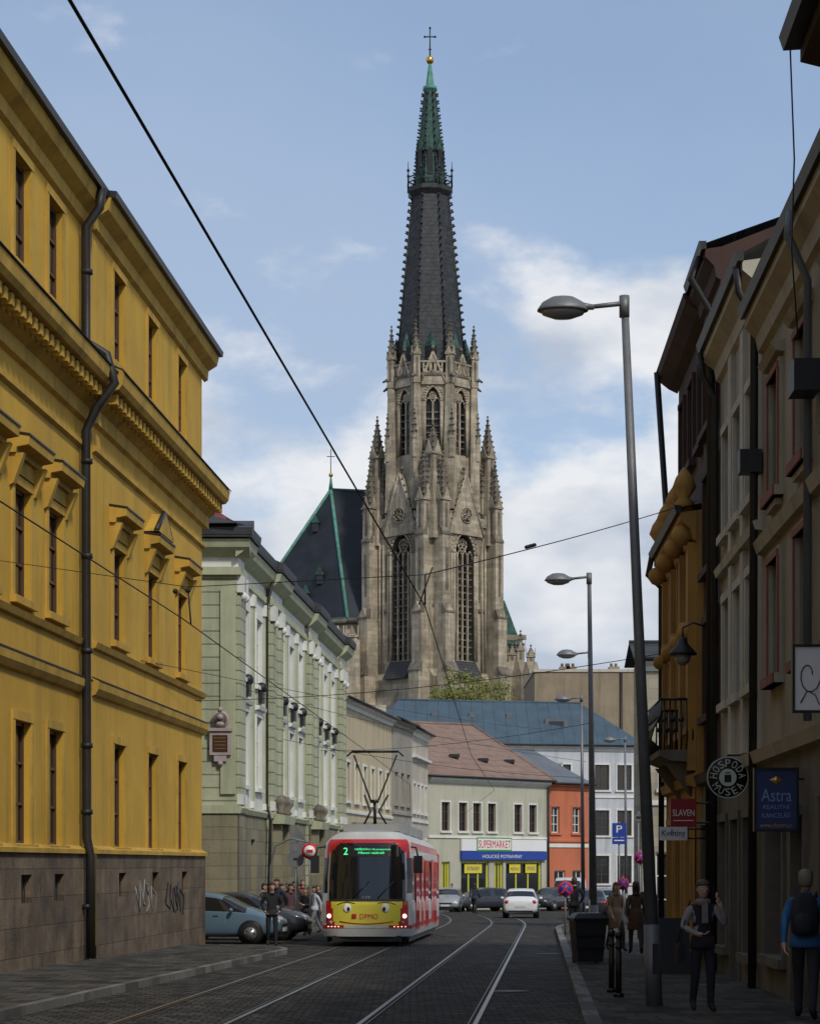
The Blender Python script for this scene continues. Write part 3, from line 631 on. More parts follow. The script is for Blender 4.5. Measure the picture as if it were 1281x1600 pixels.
for q in ((tx-.62,cy,cz(42)),(tx+.62,cy,cz(42)),(tx,cy,cz(28))): ca.ball('cross_knob',DARK,q,.15,6)
ca.cyl('cross_bar_small',DARK,(tx-.2,cy,cz(62)),(tx+.2,cy,cz(62)),.06,.06,6)
ap=Vector((PX(517,262),262,PZ(765,262))); rr_=Vector((cx,262,PZ(772,262)))
ez=PZ(966,252); c1=Vector((PX(543,252),252,ez)); c0=Vector((PX(372,262),262,ez)); c2=Vector((cx,252,ez)); cb=Vector((PX(400,275),275,ez)); cb2=Vector((cx,275,ez))
for f_ in ([ap,rr_,c2,c1],[ap,c1,c0],[ap,c0,cb],[ap,cb,cb2,rr_]): ca.face('nave_roof',NROOF,f_)
for a,b in ((ap,c1),(ap,c0)): ca.cyl('copper_ridge',COPL,a,b,.24,.24,5)
for a,b in ((ap,rr_),(c0,c1)): ca.cyl('roof_ridge',COPPER,a,b,.2,.2,5)
for a,b in ((c0,c1),(c1,c2)):
    dn=Vector((0,0,-35)); ca.face('nave_wall',STONE,[a+Vector((0,.4,0)),b+Vector((0,.4,0)),b+dn+Vector((0,.4,0)),a+dn+Vector((0,.4,0))])
    ca.cyl('nave_eaves',STONED,a-Vector((0,0,.3)),b-Vector((0,0,.3)),.35,.35,6)
for (px,z0,z1) in ((550,1100,985),(528,1100,975)):
    x=PX(px,250); ca.loft('nave_buttress',STONE,[ring4(x,250.5,-2,1.6),ring4(x,250.5,cz(1000),1.3)]); pinn(ca,x,250.5,cz(1000),cz(985),1.2)
ca.cyl('roof_finial',COPL,ap,ap+Vector((0,0,1.5)),.3,.1,6); ca.cyl('roof_finial_rod',DARK,ap+Vector((0,0,1.4)),ap+Vector((0,0,5.0)),.06,.05,5)
ca.ball('roof_finial_ball',GOLD,ap+Vector((0,0,1.8)),.28,8); ca.cyl('roof_cross',DARK,ap+Vector((-.5,0,4.1)),ap+Vector((.5,0,4.1)),.05,.05,5)
nrm=(c1-ap).cross(c0-ap).normalized()
for px,py in ((493,822),(500,903),(478,932)):
    dr=Vector(((px-CX)/FPX,1,(HZ-py)/FPX)); o_=Vector((0,0,CH)); t=(ap-o_).dot(nrm)/dr.dot(nrm); p=o_+dr*t
    ca.box('roof_dormer',NROOF,(p.x-.4,p.y-.7,p.z-.8),(p.x+.4,p.y+2,p.z+.3)); ca.loft('roof_dormer_cap',COPPER,[[(p.x-.55,p.y-.8,p.z+.3),(p.x+.55,p.y-.8,p.z+.3),(p.x,p.y-.8,p.z+1.4)],[(p.x-.55,p.y+2,p.z+.3),(p.x+.55,p.y+2,p.z+.3),(p.x,p.y+2,p.z+1.4)]])
xa,xb=PX(786,256),PX(832,256)
ca.box('side_chapel',STONE,(cx+4,256,-2),(xb-1,275,PZ(1015,256)))
ca.loft('side_chapel_roof',COPPER,[[Vector((cx+3,255.6,PZ(1015,256))),Vector((xb-1.2,255.6,PZ(1015,256))),Vector((xb-1.2,275,PZ(1015,256))),Vector((cx+3,275,PZ(1015,256)))],[Vector((cx+3,262,PZ(935,260))),Vector((PX(788,262),262,PZ(935,260))),Vector((PX(788,262),268,PZ(935,260))),Vector((cx+3,268,PZ(935,260)))]])
for px,t in ((800,1000),(813,985),(829,1008)):
    x=PX(px,254); ca.loft('side_buttress',STONE,[ring4(x,254,-2,1.9),ring4(x,254,cz(1050),1.5),ring4(x,254,cz(1030),1.0)]); pinn(ca,x,254,cz(1030),cz(t),.9)
ca.box('side_balustrade',STONE,(PX(786,255),255,PZ(1000,255)),(PX(822,255),255.3,PZ(992,255)))
ca.done()
# ================================================================ RIGHT SIDE BUILDINGS
F=Fr((4.27,0),(.036,1),-1)
def rb(name,s0,s1,zt,m,trim,wins,rm=SLATE,ov=.5,n=0,rise=3,gops=[],wm=BRW,base=None,zb=-1.5,bz=3.3):
    o=O(name,tuple(F.P((s0+s1)/2,0,0)),world=True)
    H=[w for w in wins]
    o.wall('upper_wall',m,F,s0,s1,bz,zt,H,n,.12); o.wall('ground_floor_wall',base or m,F,s0,s1,zb,bz,gops,n+.04,.25)
    for h in H: o.win(F,*h,n,.12,wm=wm); arch_trim(o,F,*h,n,trim,w=.15,p=.06)
    for h in gops: o.win(F,*h,n+.04,.25,wm=wm,bars=(0,1)); arch_trim(o,F,*h,n+.04,base or trim,w=.14,p=.05,sill=h[2]>0)
    o.prof('string_course',trim,F,s0,s1,[(n,bz-.05),(n+.15,bz),(n+.2,bz+.18),(n,bz+.26)])
    o.prof('cornice',trim,F,s0-.02,s1,[(n,zt-.5),(n+.08,zt-.45),(n+.12,zt-.25),(n+ov*.8,zt-.08),(n+ov*.8,zt+.06),(n,zt+.1)])
    o.prof('gutter',PIPE,F,s0-.05,s1,[(n+ov*.75,zt+.062),(n+ov,zt+.05),(n+ov+.05,zt+.2),(n+ov*.75,zt+.2)])
    o.face('roof',rm,[F.P(s0,zt+.15,n+ov),F.P(s1,zt+.15,n+ov),F.P(s1,zt+rise,-5),F.P(s0,zt+rise,-5)])
    for a in (s0+.003,s1-.003): o.face('gable_wall',m,[F.P(a,zb,n),F.P(a,zb,-10),F.P(a,zt,-10),F.P(a,zt+rise,-5),F.P(a,zt+.1,n)])
    return o
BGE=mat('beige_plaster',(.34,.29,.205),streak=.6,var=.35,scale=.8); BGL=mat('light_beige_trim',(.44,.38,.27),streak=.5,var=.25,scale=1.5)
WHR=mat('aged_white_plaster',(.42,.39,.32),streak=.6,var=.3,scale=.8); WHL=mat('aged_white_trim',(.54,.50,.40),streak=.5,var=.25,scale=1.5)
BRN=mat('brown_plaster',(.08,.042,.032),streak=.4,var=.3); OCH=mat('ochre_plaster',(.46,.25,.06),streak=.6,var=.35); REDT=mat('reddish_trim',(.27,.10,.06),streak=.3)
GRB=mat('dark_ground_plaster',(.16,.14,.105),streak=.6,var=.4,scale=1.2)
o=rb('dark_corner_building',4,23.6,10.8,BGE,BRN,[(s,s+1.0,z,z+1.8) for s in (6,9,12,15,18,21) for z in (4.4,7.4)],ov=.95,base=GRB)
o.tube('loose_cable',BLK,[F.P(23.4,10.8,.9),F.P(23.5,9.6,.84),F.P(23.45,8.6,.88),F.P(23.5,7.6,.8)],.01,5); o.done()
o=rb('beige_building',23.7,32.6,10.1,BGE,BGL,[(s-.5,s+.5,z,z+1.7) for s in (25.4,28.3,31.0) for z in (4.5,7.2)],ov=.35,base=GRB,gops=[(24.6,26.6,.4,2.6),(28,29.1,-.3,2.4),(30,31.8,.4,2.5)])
for s in (25.4,28.3,31.0):
    for z in (4.5,7.2): arch_trim(o,F,s-.52,s+.52,z,z+1.7,.0,REDT,w=.1,p=.09)
    o.fb('window_apron',BGL,F,s-.5,s+.5,6.95,7.04,0,.1); o.prof('window_cornice',BGL,F,s-.75,s+.75,[(0,9.1),(.12,9.12),(.2,9.22),(0,9.28)])
o.prof('mid_band',BGL,F,23.7,32.6,[(0,6.5),(.1,6.52),(.16,6.7),(0,6.76)])
o.tube('downpipe',TIN,[F.P(27.0,10.1,.38),F.P(27.0,9.8,.42),F.P(27.3,9.3,.12),F.P(27.3,3.6,.12)],.055,8)
o.fb('wall_lamp_box',DARK,F,26.7,27.25,7.75,8.15,.05,.38)
o.done()
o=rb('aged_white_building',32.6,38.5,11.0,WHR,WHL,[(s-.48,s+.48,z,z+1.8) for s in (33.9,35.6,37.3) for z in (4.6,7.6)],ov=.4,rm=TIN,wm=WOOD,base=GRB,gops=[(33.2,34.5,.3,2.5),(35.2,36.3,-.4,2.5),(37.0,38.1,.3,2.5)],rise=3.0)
o.prof('mid_band',WHL,F,32.6,38.5,[(0,6.9),(.12,6.92),(.16,7.05),(0,7.1)])
for s in (34.75,36.45): o.fb('wall_pilaster',WHL,F,s-.2,s+.2,7.12,10.5,0,.08); o.fb('wall_pilaster',WHL,F,s-.2,s+.2,3.57,6.88,0,.08)
o.fb('rainwater_head',PIPE,F,32.55,32.9,7.8,8.15,.02,.36); o.tube('downpipe',PIPE,[F.P(32.7,11.0,.4),F.P(32.7,10.6,.35),F.P(32.7,10.2,.12),F.P(32.7,-.2,.16)],.065,8)
o.tube('downpipe',PIPE,[F.P(38.3,11,.4),F.P(38.3,10.6,.35),F.P(38.3,10.2,.12),F.P(38.3,-.2,.16)],.065,8)
o.box('chimney',BGE,(8,36,12),(8.8,37,15)); o.done()
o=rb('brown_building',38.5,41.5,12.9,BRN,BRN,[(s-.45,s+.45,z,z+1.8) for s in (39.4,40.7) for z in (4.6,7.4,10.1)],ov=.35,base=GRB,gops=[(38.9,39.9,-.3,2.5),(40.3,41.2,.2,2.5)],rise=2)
o.tube('downpipe',PIPE,[F.P(38.8,12.9,.35),F.P(38.8,12.5,.5),F.P(38.8,11.9,.14),F.P(38.8,0,.18)],.075,8); o.done()
s0_,s1_=41.5,48
ws=(42.5,44.6,46.7)
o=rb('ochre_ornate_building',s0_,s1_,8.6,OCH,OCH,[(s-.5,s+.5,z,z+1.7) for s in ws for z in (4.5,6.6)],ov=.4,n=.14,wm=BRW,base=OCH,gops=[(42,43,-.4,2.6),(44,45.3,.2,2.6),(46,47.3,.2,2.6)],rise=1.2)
o.fb('attic_wall',BRN,F,s0_+.01,s1_-.01,8.7,12.9,-6,-.1)
for s in ws: o.fb('attic_window',GLS,F,s-.5,s+.5,10.2,11.9,-.1,-.08); arch_trim(o,F,s-.5,s+.5,10.2,11.9,-.1,BRN,w=.1,p=.08)
o.prof('attic_cornice',BRN,F,s0_,s1_+.3,[(-.1,12.5),(.1,12.6),(.35,12.8),(.4,12.95),(-.1,13.0)])
o.face('attic_roof',SLATE,[F.P(s0_,12.97,.4),F.P(s1_+.3,12.97,.4),F.P(s1_+.3,14.2,-5),F.P(s0_,14.2,-5)])
for i,s in enumerate((41.8,43.55,45.65,47.7)):
    o.fb('ornate_pilaster',OCH,F,s-.16,s+.16,3.6,8.1,.14,.3); o.ball('ornament_head',OCH,F.P(s,8.25,.4),.22,8); o.ball('ornament',OCH,F.P(s,6.3,.34),.17,8)
    o.lathe('roof_urn',OCH,F.P(s,8.7,.35),[(.12,0),(.2,.2),(.1,.3),(.24,.5),(.17,.7),(.03,.9)],8)
for s in ws:
    o.tube('scroll_hood',OCH,[F.P(s-.62+1.24*i/8,6.28+.2*math.sin(math.pi*i/8),.28) for i in range(9)],.06,6)
    o.ball('keystone',OCH,F.P(s,6.5,.3),.12,8)
o.tube('downpipe',PIPE,[F.P(47.9,12.9,.4),F.P(47.9,9.2,.15),F.P(47.9,8.8,.5),F.P(47.9,8.3,.6),F.P(47.9,8.0,.3),F.P(47.9,0,.3)],.07,8)
zb_=3.95; s0,s1=41.7,45.0
o.prof('balcony_slab',STONED,F,s0,s1,[(.14,zb_-.18),(.6,zb_-.16),(.85,zb_-.06),(.85,zb_+.06),(.14,zb_+.06)])
for x in (s0+.3,s1-.5): o.prof('balcony_console',STONED,F,x,x+.2,[(.14,zb_-.9),(.25,zb_-.8),(.7,zb_-.19),(.14,zb_-.19)])
for i in range(27):
    s=s0+.04+i*(s1-s0-.08)/26
    o.tube('balcony_railing',BLK,[F.P(s,zb_+.06,.8),F.P(s,zb_+.25,1.02),F.P(s,zb_+.5,.95),F.P(s,zb_+.75,.82),F.P(s,zb_+1.05,.8)],.018,5)
for q in (s0+.03,s1-.03):
    for i in range(6): o.tube('balcony_railing',BLK,[F.P(q,zb_+.06,.2+.11*i),F.P(q-(.1 if q<43 else -.1),zb_+.3,.2+.11*i),F.P(q,zb_+1.05,.2+.11*i)],.018,5)
    o.cyl('balcony_rail',BLK,F.P(q,zb_+1.06,.15),F.P(q,zb_+1.06,.82),.03)
    for i in range(4): o.ball('railing_scroll',BLK,F.P(q-.02,zb_+.65,.25+.17*i),.06,6)
for i in range(9): o.ball('railing_scroll',BLK,F.P(s0+.2+i*.36,zb_+.7,.84),.07,6)
o.cyl('balcony_rail',BLK,F.P(s0,zb_+1.06,.8),F.P(s1,zb_+1.06,.8),.032); o.cyl('balcony_rail',BLK,F.P(s0,zb_+.45,.97),F.P(s1,zb_+.45,.97),.018)
o.done()
f=Fr2((PX(1003,80),80),(PX(1060,80),80)); zt=PZ(1035,80)
RC=mat('rusticated_cream',(.48,.44,.33),kind='brick',bs=(.9,.4),ax='x',joint=.6,streak=.35)
o=house('rusticated_house',f,6,-1.5,zt,[1.2,3.5],[(4.6,6.4)],RC,SLATE,.8,depth=3,trim=WHT,ground=[(.5,1.6,-.5,2.2)]); o.done()
# ================================================================ SIGNS on right
def psign(name,px0,px1,py0,py1,d,m,th=.05,frame=None):
    x0,x1,z0,z1=PX(px0,d),PX(px1,d),PZ(py1,d),PZ(py0,d)
    o=O(name,((x0+x1)/2,d,(z0+z1)/2))
    w,h=(x1-x0)/2,(z1-z0)/2
    o.box('panel',m,(-w,-th/2,-h),(w,th/2,h))
    if frame:
        for a,b in (((-w-.03,-th,-h-.03),(-w,th,h+.03)),((w,-th,-h-.03),(w+.03,th,h+.03)),((-w,-th,-h-.03),(w,th,-h)),((-w,-th,h),(w,th,h+.03))): o.box('frame',frame,a,b)
    for z in (-h*.7,h*.7): o.cyl('bracket',BLK,(w*.9,0,z),(RW(d)-(x0+x1)/2+.1,0,z),.018)
    return o,w,h
X=(1,0,0);Z=(0,0,1)
o,w,h=psign('real_estate_sign',1180,1243,1203,1296,28.2,mat('navy_sign',(.03,.045,.13),rough=.4,var=.1,bump=0),frame=BLK)
LB=mat('pale_blue_letter',(.20,.32,.60),rough=.5,bump=0)
text(o,'lettering','Astra',(0,-.03,.06),X,Z,w*1.5,.17,LB); text(o,'lettering','REALITNÍ',(0,-.03,-.09),X,Z,w*1.3,.07,LB); text(o,'lettering','KANCELÁŘ',(0,-.03,-.20),X,Z,w*1.4,.085,LB); text(o,'lettering','www.rkastra.cz',(0,-.03,-.34),X,Z,w*1.6,.06,GOLD)
o.lathe('mark',GOLD,(0,-.03,.26),[(.001,-.05),(.09,0),(.001,.05)],4,1,.1,False); o.done()
o,w,h=psign('red_shop_sign',1047,1087,1248,1292,38.6,mat('crimson_sign',(.30,.015,.02),rough=.4,bump=0)); text(o,'lettering','SLAVEN',(0,-.03,.0),X,Z,w*1.7,.12,SW); o.box('stripe',SW,(-w*.8,-.032,-.15),(w*.8,-.026,-.135)); o.done()
o,w,h=psign('flower_shop_sign',1030,1073,1292,1313,40.6,SW); text(o,'lettering','Květiny',(0,-.03,0),X,Z,w*1.7,.16,BLK); o.done()
o,w,h=psign('salon_sign',1240,1284,1011,1110,25.9,SW,frame=BLK)
pts=[(math.cos(t*.5)*(.04+.009*t),-.035,.05+math.sin(t*.5)*(.06+.016*t)) for t in range(14)]
o.tube('curl_mark',BLK,pts,.007,5); o.tube('curl_mark',BLK,[(-.1,-.035,-.3),(-.02,-.035,-.15),(.08,-.035,-.2),(.13,-.035,-.32)],.007,5)
o.done()
d=34; o=O('pub_sign',(PX(1136,d),d,PZ(1215,d))); r=.34
o.cyl('disc',BLK,(0,-.03,0),(0,.03,0),r,r,32)
def ringf(o,part,m,r0,r1,y,N=40):
    for i in range(N):
        a,b=2*math.pi*i/N,2*math.pi*(i+1)/N
        o.face(part,m,[(r0*math.cos(a),y,r0*math.sin(a)),(r1*math.cos(a),y,r1*math.sin(a)),(r1*math.cos(b),y,r1*math.sin(b)),(r0*math.cos(b),y,r0*math.sin(b))])
CRM=mat('cream_letter',(.62,.66,.55),rough=.5,bump=0)
ringf(o,'outer_ring',CRM,.318,.335,-.034); ringf(o,'centre_disc',CRM,0.0001,.14,-.034)
for word,top in (('HOSPODA',True),('MUSEA',False)):
    n=len(word); span=math.radians(165 if top else 110)
    for i,ch in enumerate(word):
        t=(math.pi/2+span/2-span*i/(n-1)) if top else (-math.pi/2-span/2+span*i/(n-1))
        p=Vector((.232*math.cos(t),-.034,.232*math.sin(t))); up=Vector((math.cos(t),0,math.sin(t)))*(1 if top else -1); rt_=Vector((up.z,0,-up.x))
        text(o,'lettering',ch,p,rt_,up,.08,.12,CRM,.004)
o.box('plain_mark',BLK,(-.055,-.04,-.075),(.055,-.036,.045)); o.box('plain_mark',BLK,(-.04,-.04,.065),(.04,-.036,.085))
o.cyl('bracket',BLK,(0,0,.36),(RW(d)-PX(1136,d)+.1,0,.36),.018); o.cyl('bracket',BLK,(0,0,.36),(0,0,.3),.012); o.done()
d=40; o=O('wall_lantern',(PX(1066,d),d,PZ(1010,d)))
o.lathe('shade',DARK,(0,0,0),[(.02,.18),(.08,.15),(.1,.05),(.26,-.12),(.27,-.16)],14); o.lathe('glass_globe',mat('lantern_glass',(.3,.3,.28),rough=.2),(0,0,-.16),[(.16,0),(.14,-.12),(.05,-.2)],12)
o.tube('arm',DARK,[(0,0,.18),(0,0,.35),(.2,0,.45),(RW(d)-PX(1066,d)+.1,0,.3)],.02,6); o.done()
# ================================================================ LAMPS
def lamp(d,pxb,pxt,pyt,arm=.8,s=1,pole_r=.085):
    xb,xt=PX(pxb,d),PX(pxt,d); g=G(d)+.1; zt=PZ(pyt,d)
    o=O('street_lamp',(xb,d,g)); H=zt-g; dx=xt-xb
    o.cyl('base',POLE,(0,0,0),(dx*.1,0,1.1),.11*s,.105*s,14); o.cyl('pole',POLE,(dx*.1,0,1.1),(dx,0,H),pole_r*s,.05*s,14)
    o.box('hatch',DARK,(-.04,-.115*s,.45),(.04,-.10*s,.85))
    o.cyl('bracket',POLE,(dx+.06,0,H-.06),(dx-arm*.62,0,H-.12),.035*s,.03*s)
    o.cyl('cap',POLE,(dx,0,H-.25),(dx,0,H+.03),.07*s,.07*s)
    hx=dx-arm*1.02
    o.lathe('head',POLE,(hx,0,H-.12),[(.001,.15),(.14,.13),(.25,.06),(.30,-.02),(.31,-.05),(.29,-.055)],20,1.1,.72)
    o.lathe('diffuser',mat('lamp_diffuser',(.35,.36,.36),rough=.25,bump=0),(hx,0,H-.17),[(.28,0),(.25,-.05),(.12,-.1),(.001,-.11)],20,1.08,.68)
    o.cyl('head_neck',POLE,(hx+.2,0,H-.1),(dx-arm*.5,0,H-.12),.06,.035)
    o.done()
lamp(28,1022,975,466,.8); lamp(52.8,928,920,897,.76); lamp(70,924,921,1016,.75); lamp(87,911,908,1087,.75); lamp(111,978,976,1152,.8)
# ================================================================ WIRES
ow=O('overhead_wires',(0,0,0))
WM=mat('wire',(.015,.015,.015),rough=.6,bump=0)
def W(p,d): return Vector((PX(p[0],d),d,PZ(p[1],d)))
def wire(pts,r,sag=0):
    out=[]
    for a,b in zip(pts,pts[1:]):
        n=10
        for i in range(n): t=i/n; q=a.lerp(b,t); q.z-=sag*4*t*(1-t); out.append(q)
    out.append(pts[-1]); ow.tube('wire',WM,out,r,6)
wire([Vector((-2.0,1,5.3)),Vector((-1.36,8.4,5.2)),Vector((.2,28.1,5.18)),Vector((1.85,64,5.05)),Vector((3.6,90,4.9)),Vector((3.2,125,4.7))],.0085)
wire([Vector((-5.2,5,5.2)),Vector((-3.9,20,5.2)),Vector((-3.2,29.6,5.2)),Vector((-1.35,59,5.0)),Vector((0,84,4.9)),Vector((0,125,4.7))],.0085)
wA=Vector((LW(38),38,PZ(876,38))); wB=Vector((.2,28.1,5.6)); wC=Vector((RW(43),43,PZ(783,43)))
wire([wA,Vector((-3.2,30.5,5.75)),wB],.006); wire([wB,wC],.008,.05)
p=wB.lerp(wC,.28); ow.cyl('insulator',WM,p,p+(wC-wB).normalized()*.45,.03,.03,8)
ow.cyl('hanger',WM,wB,Vector((.2,28.1,5.2)),.012); ow.cyl('hanger',WM,wB+Vector((.1,0,.1)),Vector((.12,28.1,5.2)),.01)
ow.cyl('hanger',WM,Vector((-3.2,30.5,5.75)),Vector((-3.15,30.4,5.2)),.012); ow.ball('insulator',WM,(-3.2,30.5,5.7),.04,8); ow.ball('insulator',WM,(-3.35,30.2,5.65),.04,8)
for (a,b) in ((Vector((LW(58),58,PZ(1095,58))),Vector((RW(47),47,6.5))),(Vector((GW(70),70,PZ(1075,70))),W((915,1190),100)),(Vector((GW(80),80,6.5)),W((905,1215),90)),(Vector((LW(50),50,PZ(1030,50))),W((860,1140),140)),(Vector((GW(94),94,6.8)),W((921,1130),70))):
    wire([a,b],.009,.25)
ow.done()
# ================================================================ TRAM
TR=mat('tram_red',(.50,.016,.018),rough=.3,var=.15,bump=0,coat=.3); TW=mat('tram_white',(.55,.55,.52),rough=.35,var=.25,bump=0,scale=1.5,coat=.2); TG=mat('tram_roof_grey',(.34,.34,.33),rough=.5,var=.3)
TY=mat('tram_yellow',(.70,.62,.07),rough=.35,var=.12,bump=0); TGL=mat('tram_glass',(.010,.012,.014),rough=.06,var=.3,bump=0,spec=.7)
LED=mat('led_green',(.08,.9,.35),emit=1.0,bump=0); HLM=mat('headlight_lit',(1,.93,.75),emit=2,bump=0); REDL=mat('red_led',(.9,.03,.03),emit=.5,bump=0)
td=58.0; tr=O('tram',(-1.2,td,G(td)),-math.atan(.066))
tr.e.rotation_euler=(-.009,0,-math.atan(.066))
def hwz(z):
    if z<.45: return 1.14+.1*z/.45
    if z<1.9: return 1.24
    if z<2.75: return 1.24-(z-1.9)*.06
    return 1.19-((z-2.75)/.42)**2.2*.38
def FS(u,z,off=0):
    w=hwz(z); x=w*u
    y=.62*(abs(u)**3.6)*.6 + max(0,z-1.15)*.20 + (max(0,z-2.75)**2)*1.4 + max(0,.5-z)*.12
    return Vector((x,y-off,z))
NU=48; zr=[.28+i*(3.17-.28)/56 for i in range(57)]
def fm(u,z):
    au=abs(u)
    if 1.28<z<2.84 and au<.86-(max(0,z-2.6))*.9: return TGL
    if z>2.95: return TW
    if z>2.45 and au<.97: return TR
    if z>=2.45: return TW
    if z>1.28: return TGL if (z>1.45 and au<.98) else TW
    if .60<z<1.28:
        if au<.80-.12*(1.28-z): return TY
        return TR if au<.93 else TW
    if .50<z<=.60 and au>.5: return TR
    return TW
for j in range(len(zr)-1):
    for i in range(NU):
        u0=-1+2*i/NU;u1=-1+2*(i+1)/NU; m=fm((u0+u1)/2,(zr[j]+zr[j+1])/2)
        tr.add('front_'+m.name,m,[FS(u0,zr[j]),FS(u1,zr[j]),FS(u1,zr[j+1]),FS(u0,zr[j+1])],[(0,1,2,3)],True)
TL=14.5
for sd in (-1,1):
    rows=[(.28,.5,TW),(.5,.62,TR),(.62,1.12,TW),(1.12,1.22,TW),(1.22,2.45,TGL),(2.45,2.68,TW),(2.68,2.9,TR),(2.9,3.17,TW)]
    for z0,z1,m in rows:
        y0a,y0b=FS(1,z0).y,FS(1,z1).y
        tr.add('side',m,[(sd*hwz(z0),y0a,z0),(sd*hwz(z0),TL,z0),(sd*hwz(z1),TL,z1),(sd*hwz(z1),y0b,z1)],[(0,1,2,3)])
    for y in (.9,1.55,3.2,4.9,6.2,7.9,9.4,11,12.6):
        tr.box('window_pillar',BLK if y>1 else TW,(sd*1.246-.004,y,1.2),(sd*1.246+.004,y+.1,2.46))
    for y in (2.0,6.5,11.2):
        tr.box('door_leaf',TGL,(sd*1.25-.006,y,.5),(sd*1.25+.006,y+1.3,2.4))
        for q in (y-.04,y+.63,y+1.3): tr.box('door_frame',TR,(sd*1.255-.01,q,.42),(sd*1.255+.01,q+.05,2.44))
    for y in (4.4,9.9): tr.box('red_panel',TR,(sd*1.247-.004,y,.5),(sd*1.247+.004,y+1.2,2.5))
    tr.box('skirt',DARK,(sd*1.12-.02,.6,.12),(sd*1.12+.02,TL-.3,.3))
    tr.tube('mirror_arm',DARK,[(sd*1.2,.5,2.75),(sd*1.36,.12,2.72),(sd*1.42,.1,2.45)],.025,6)
    tr.loft('mirror',DARK,[[(sd*1.42-.12,.02,z_),(sd*1.42+.12,.02,z_),(sd*1.42+.1,.16,z_),(sd*1.42-.1,.16,z_)] for z_ in (2.02,2.5)])
rpts=[-1,-.8,-.4,0,.4,.8,1]
for a,b in zip(rpts,rpts[1:]):
    hh=hwz(3.17); zr_=lambda u:3.17+.09*(1-u*u)
    tr.add('roof',TG,[(a*hh,FS(a,3.17).y,3.17),(b*hh,FS(b,3.17).y,3.17),(b*hh,1.6,zr_(b)),(a*hh,1.6,zr_(a))],[(0,1,2,3)],True)
    tr.add('roof',TG,[(a*hh,1.6,zr_(a)),(b*hh,1.6,zr_(b)),(b*hh,TL,zr_(b)),(a*hh,TL,zr_(a))],[(0,1,2,3)],True)
tr.face('rear',TR,[(-1.24,TL,.3),(1.24,TL,.3),(1.24,TL,2.7),(.8,TL,3.2),(-.8,TL,3.2),(-1.24,TL,2.7)])
for y0,y1,h in ((1.5,2.6,.16),(3.8,6.2,.28),(7,9.5,.25),(10.5,13,.25)): tr.box('roof_equipment',TG,(-.78,y0,3.2),(.78,y1,3.25+h))
tr.box('floor',DARK,(-1.1,.4,.22),(1.1,TL-.1,.3))
for y in (2.0,3.8,10.5,12.3):
    for sd in (-1,1): tr.cyl('wheel',DARK,(sd*.66,y,.32),(sd*.78,y,.32),.32,.32,20)
tr.box('under_bumper',DARK,(-.95,.12,.14),(.95,.5,.3))
def quadFS(part,m,u0,u1,z0,z1,off,nu=6,nz=2):
    for i in range(nu):
        for j in range(nz):
            a,b=u0+(u1-u0)*i/nu,u0+(u1-u0)*(i+1)/nu; c,d_=z0+(z1-z0)*j/nz,z0+(z1-z0)*(j+1)/nz
            tr.add(part,m,[FS(a,c,off),FS(b,c,off),FS(b,d_,off),FS(a,d_,off)],[(0,1,2,3)])
quadFS('grey_window_frame',TG,-.885,-.85,1.25,2.6,.012,1,6); quadFS('grey_window_frame',TG,.85,.885,1.25,2.6,.012,1,6)
quadFS('windscreen_bottom_strip',DARK,-.84,.84,1.25,1.31,.014,12,1)
quadFS('destination_display',BLK,-.72,.72,2.48,2.78,.008)
def tFS(part,s_,u,z,w,h,m,off=.016):
    p=FS(u,z,off); text(tr,part,s_,p,(1,0,0),(0,.2,1),w,h,m,.002)
tFS('display_text','2',-.50,2.63,.12,.2,LED); tFS('display_text','·NEŘEDÍN-I.·Krematorium',.12,2.69,1.0,.07,LED,.02); tFS('display_text','Hlavní nádraží',.1,2.585,.72,.07,LED,.02)
tFS('vehicle_number','110',0,1.36,.2,.07,TG)
for u in (-.3,.25): 
    p0=FS(u,1.33,.03);p1=FS(u+.35,1.8,.03); tr.cyl('wiper',BLK,p0,p1,.015)
for sd in (-1,1):
    p=FS(sd*.42,1.06,.01)
    tr.lathe('eye_white',SW,(p.x,p.y,p.z),[(.0001,-.13),(.09,-.08),(.115,0),(.09,.08),(.0001,.13)],16,.95,.1)
    tr.lathe('pupil',BLK,(p.x-sd*.03,p.y-.015,p.z-.03),[(.0001,-.07),(.035,-.03),(.045,0),(.035,.04),(.0001,.07)],12,1,.15)
    q=[FS(sd*(.25+.40*t),1.19+.05*math.sin(t*math.pi)-.03*t,.015) for t in [i/6 for i in range(7)]]; tr.tube('brow_line',BLK,q,.008,5)
    h=FS(sd*.84,.84,.02); tr.ball('headlight',HLM,h,.06,12,(1,.6,1)); h=FS(sd*.80,.66,.02); tr.ball('lower_lamp',TG,h,.05,10,(1,.5,1))
    for k in range(7): h=FS(sd*(.62+.04*k),.55,.02); tr.ball('led_dots',REDL if k%2 else HLM,h,.014,5)
q=[FS(u_,.70-.07*(1-(u_/.6)**2),.012) for u_ in [-.6+.1*i for i in range(13)]]; tr.tube('smile_line',TR,q,.012,5)
tFS('operator_lettering','DPMO',.06,.84,.5,.13,TR); p=FS(-.27,.84,.015); tr.box('plain_mark',TR,(p.x-.06,p.y-.01,p.z-.06),(p.x+.06,p.y,p.z+.06))
quadFS('bumper_line',TG,-.9,.9,.50,.515,.006,12,1)
py0=3.0
RZ=3.25; HZt=PZ(1174,td+3)-G(td)+.02
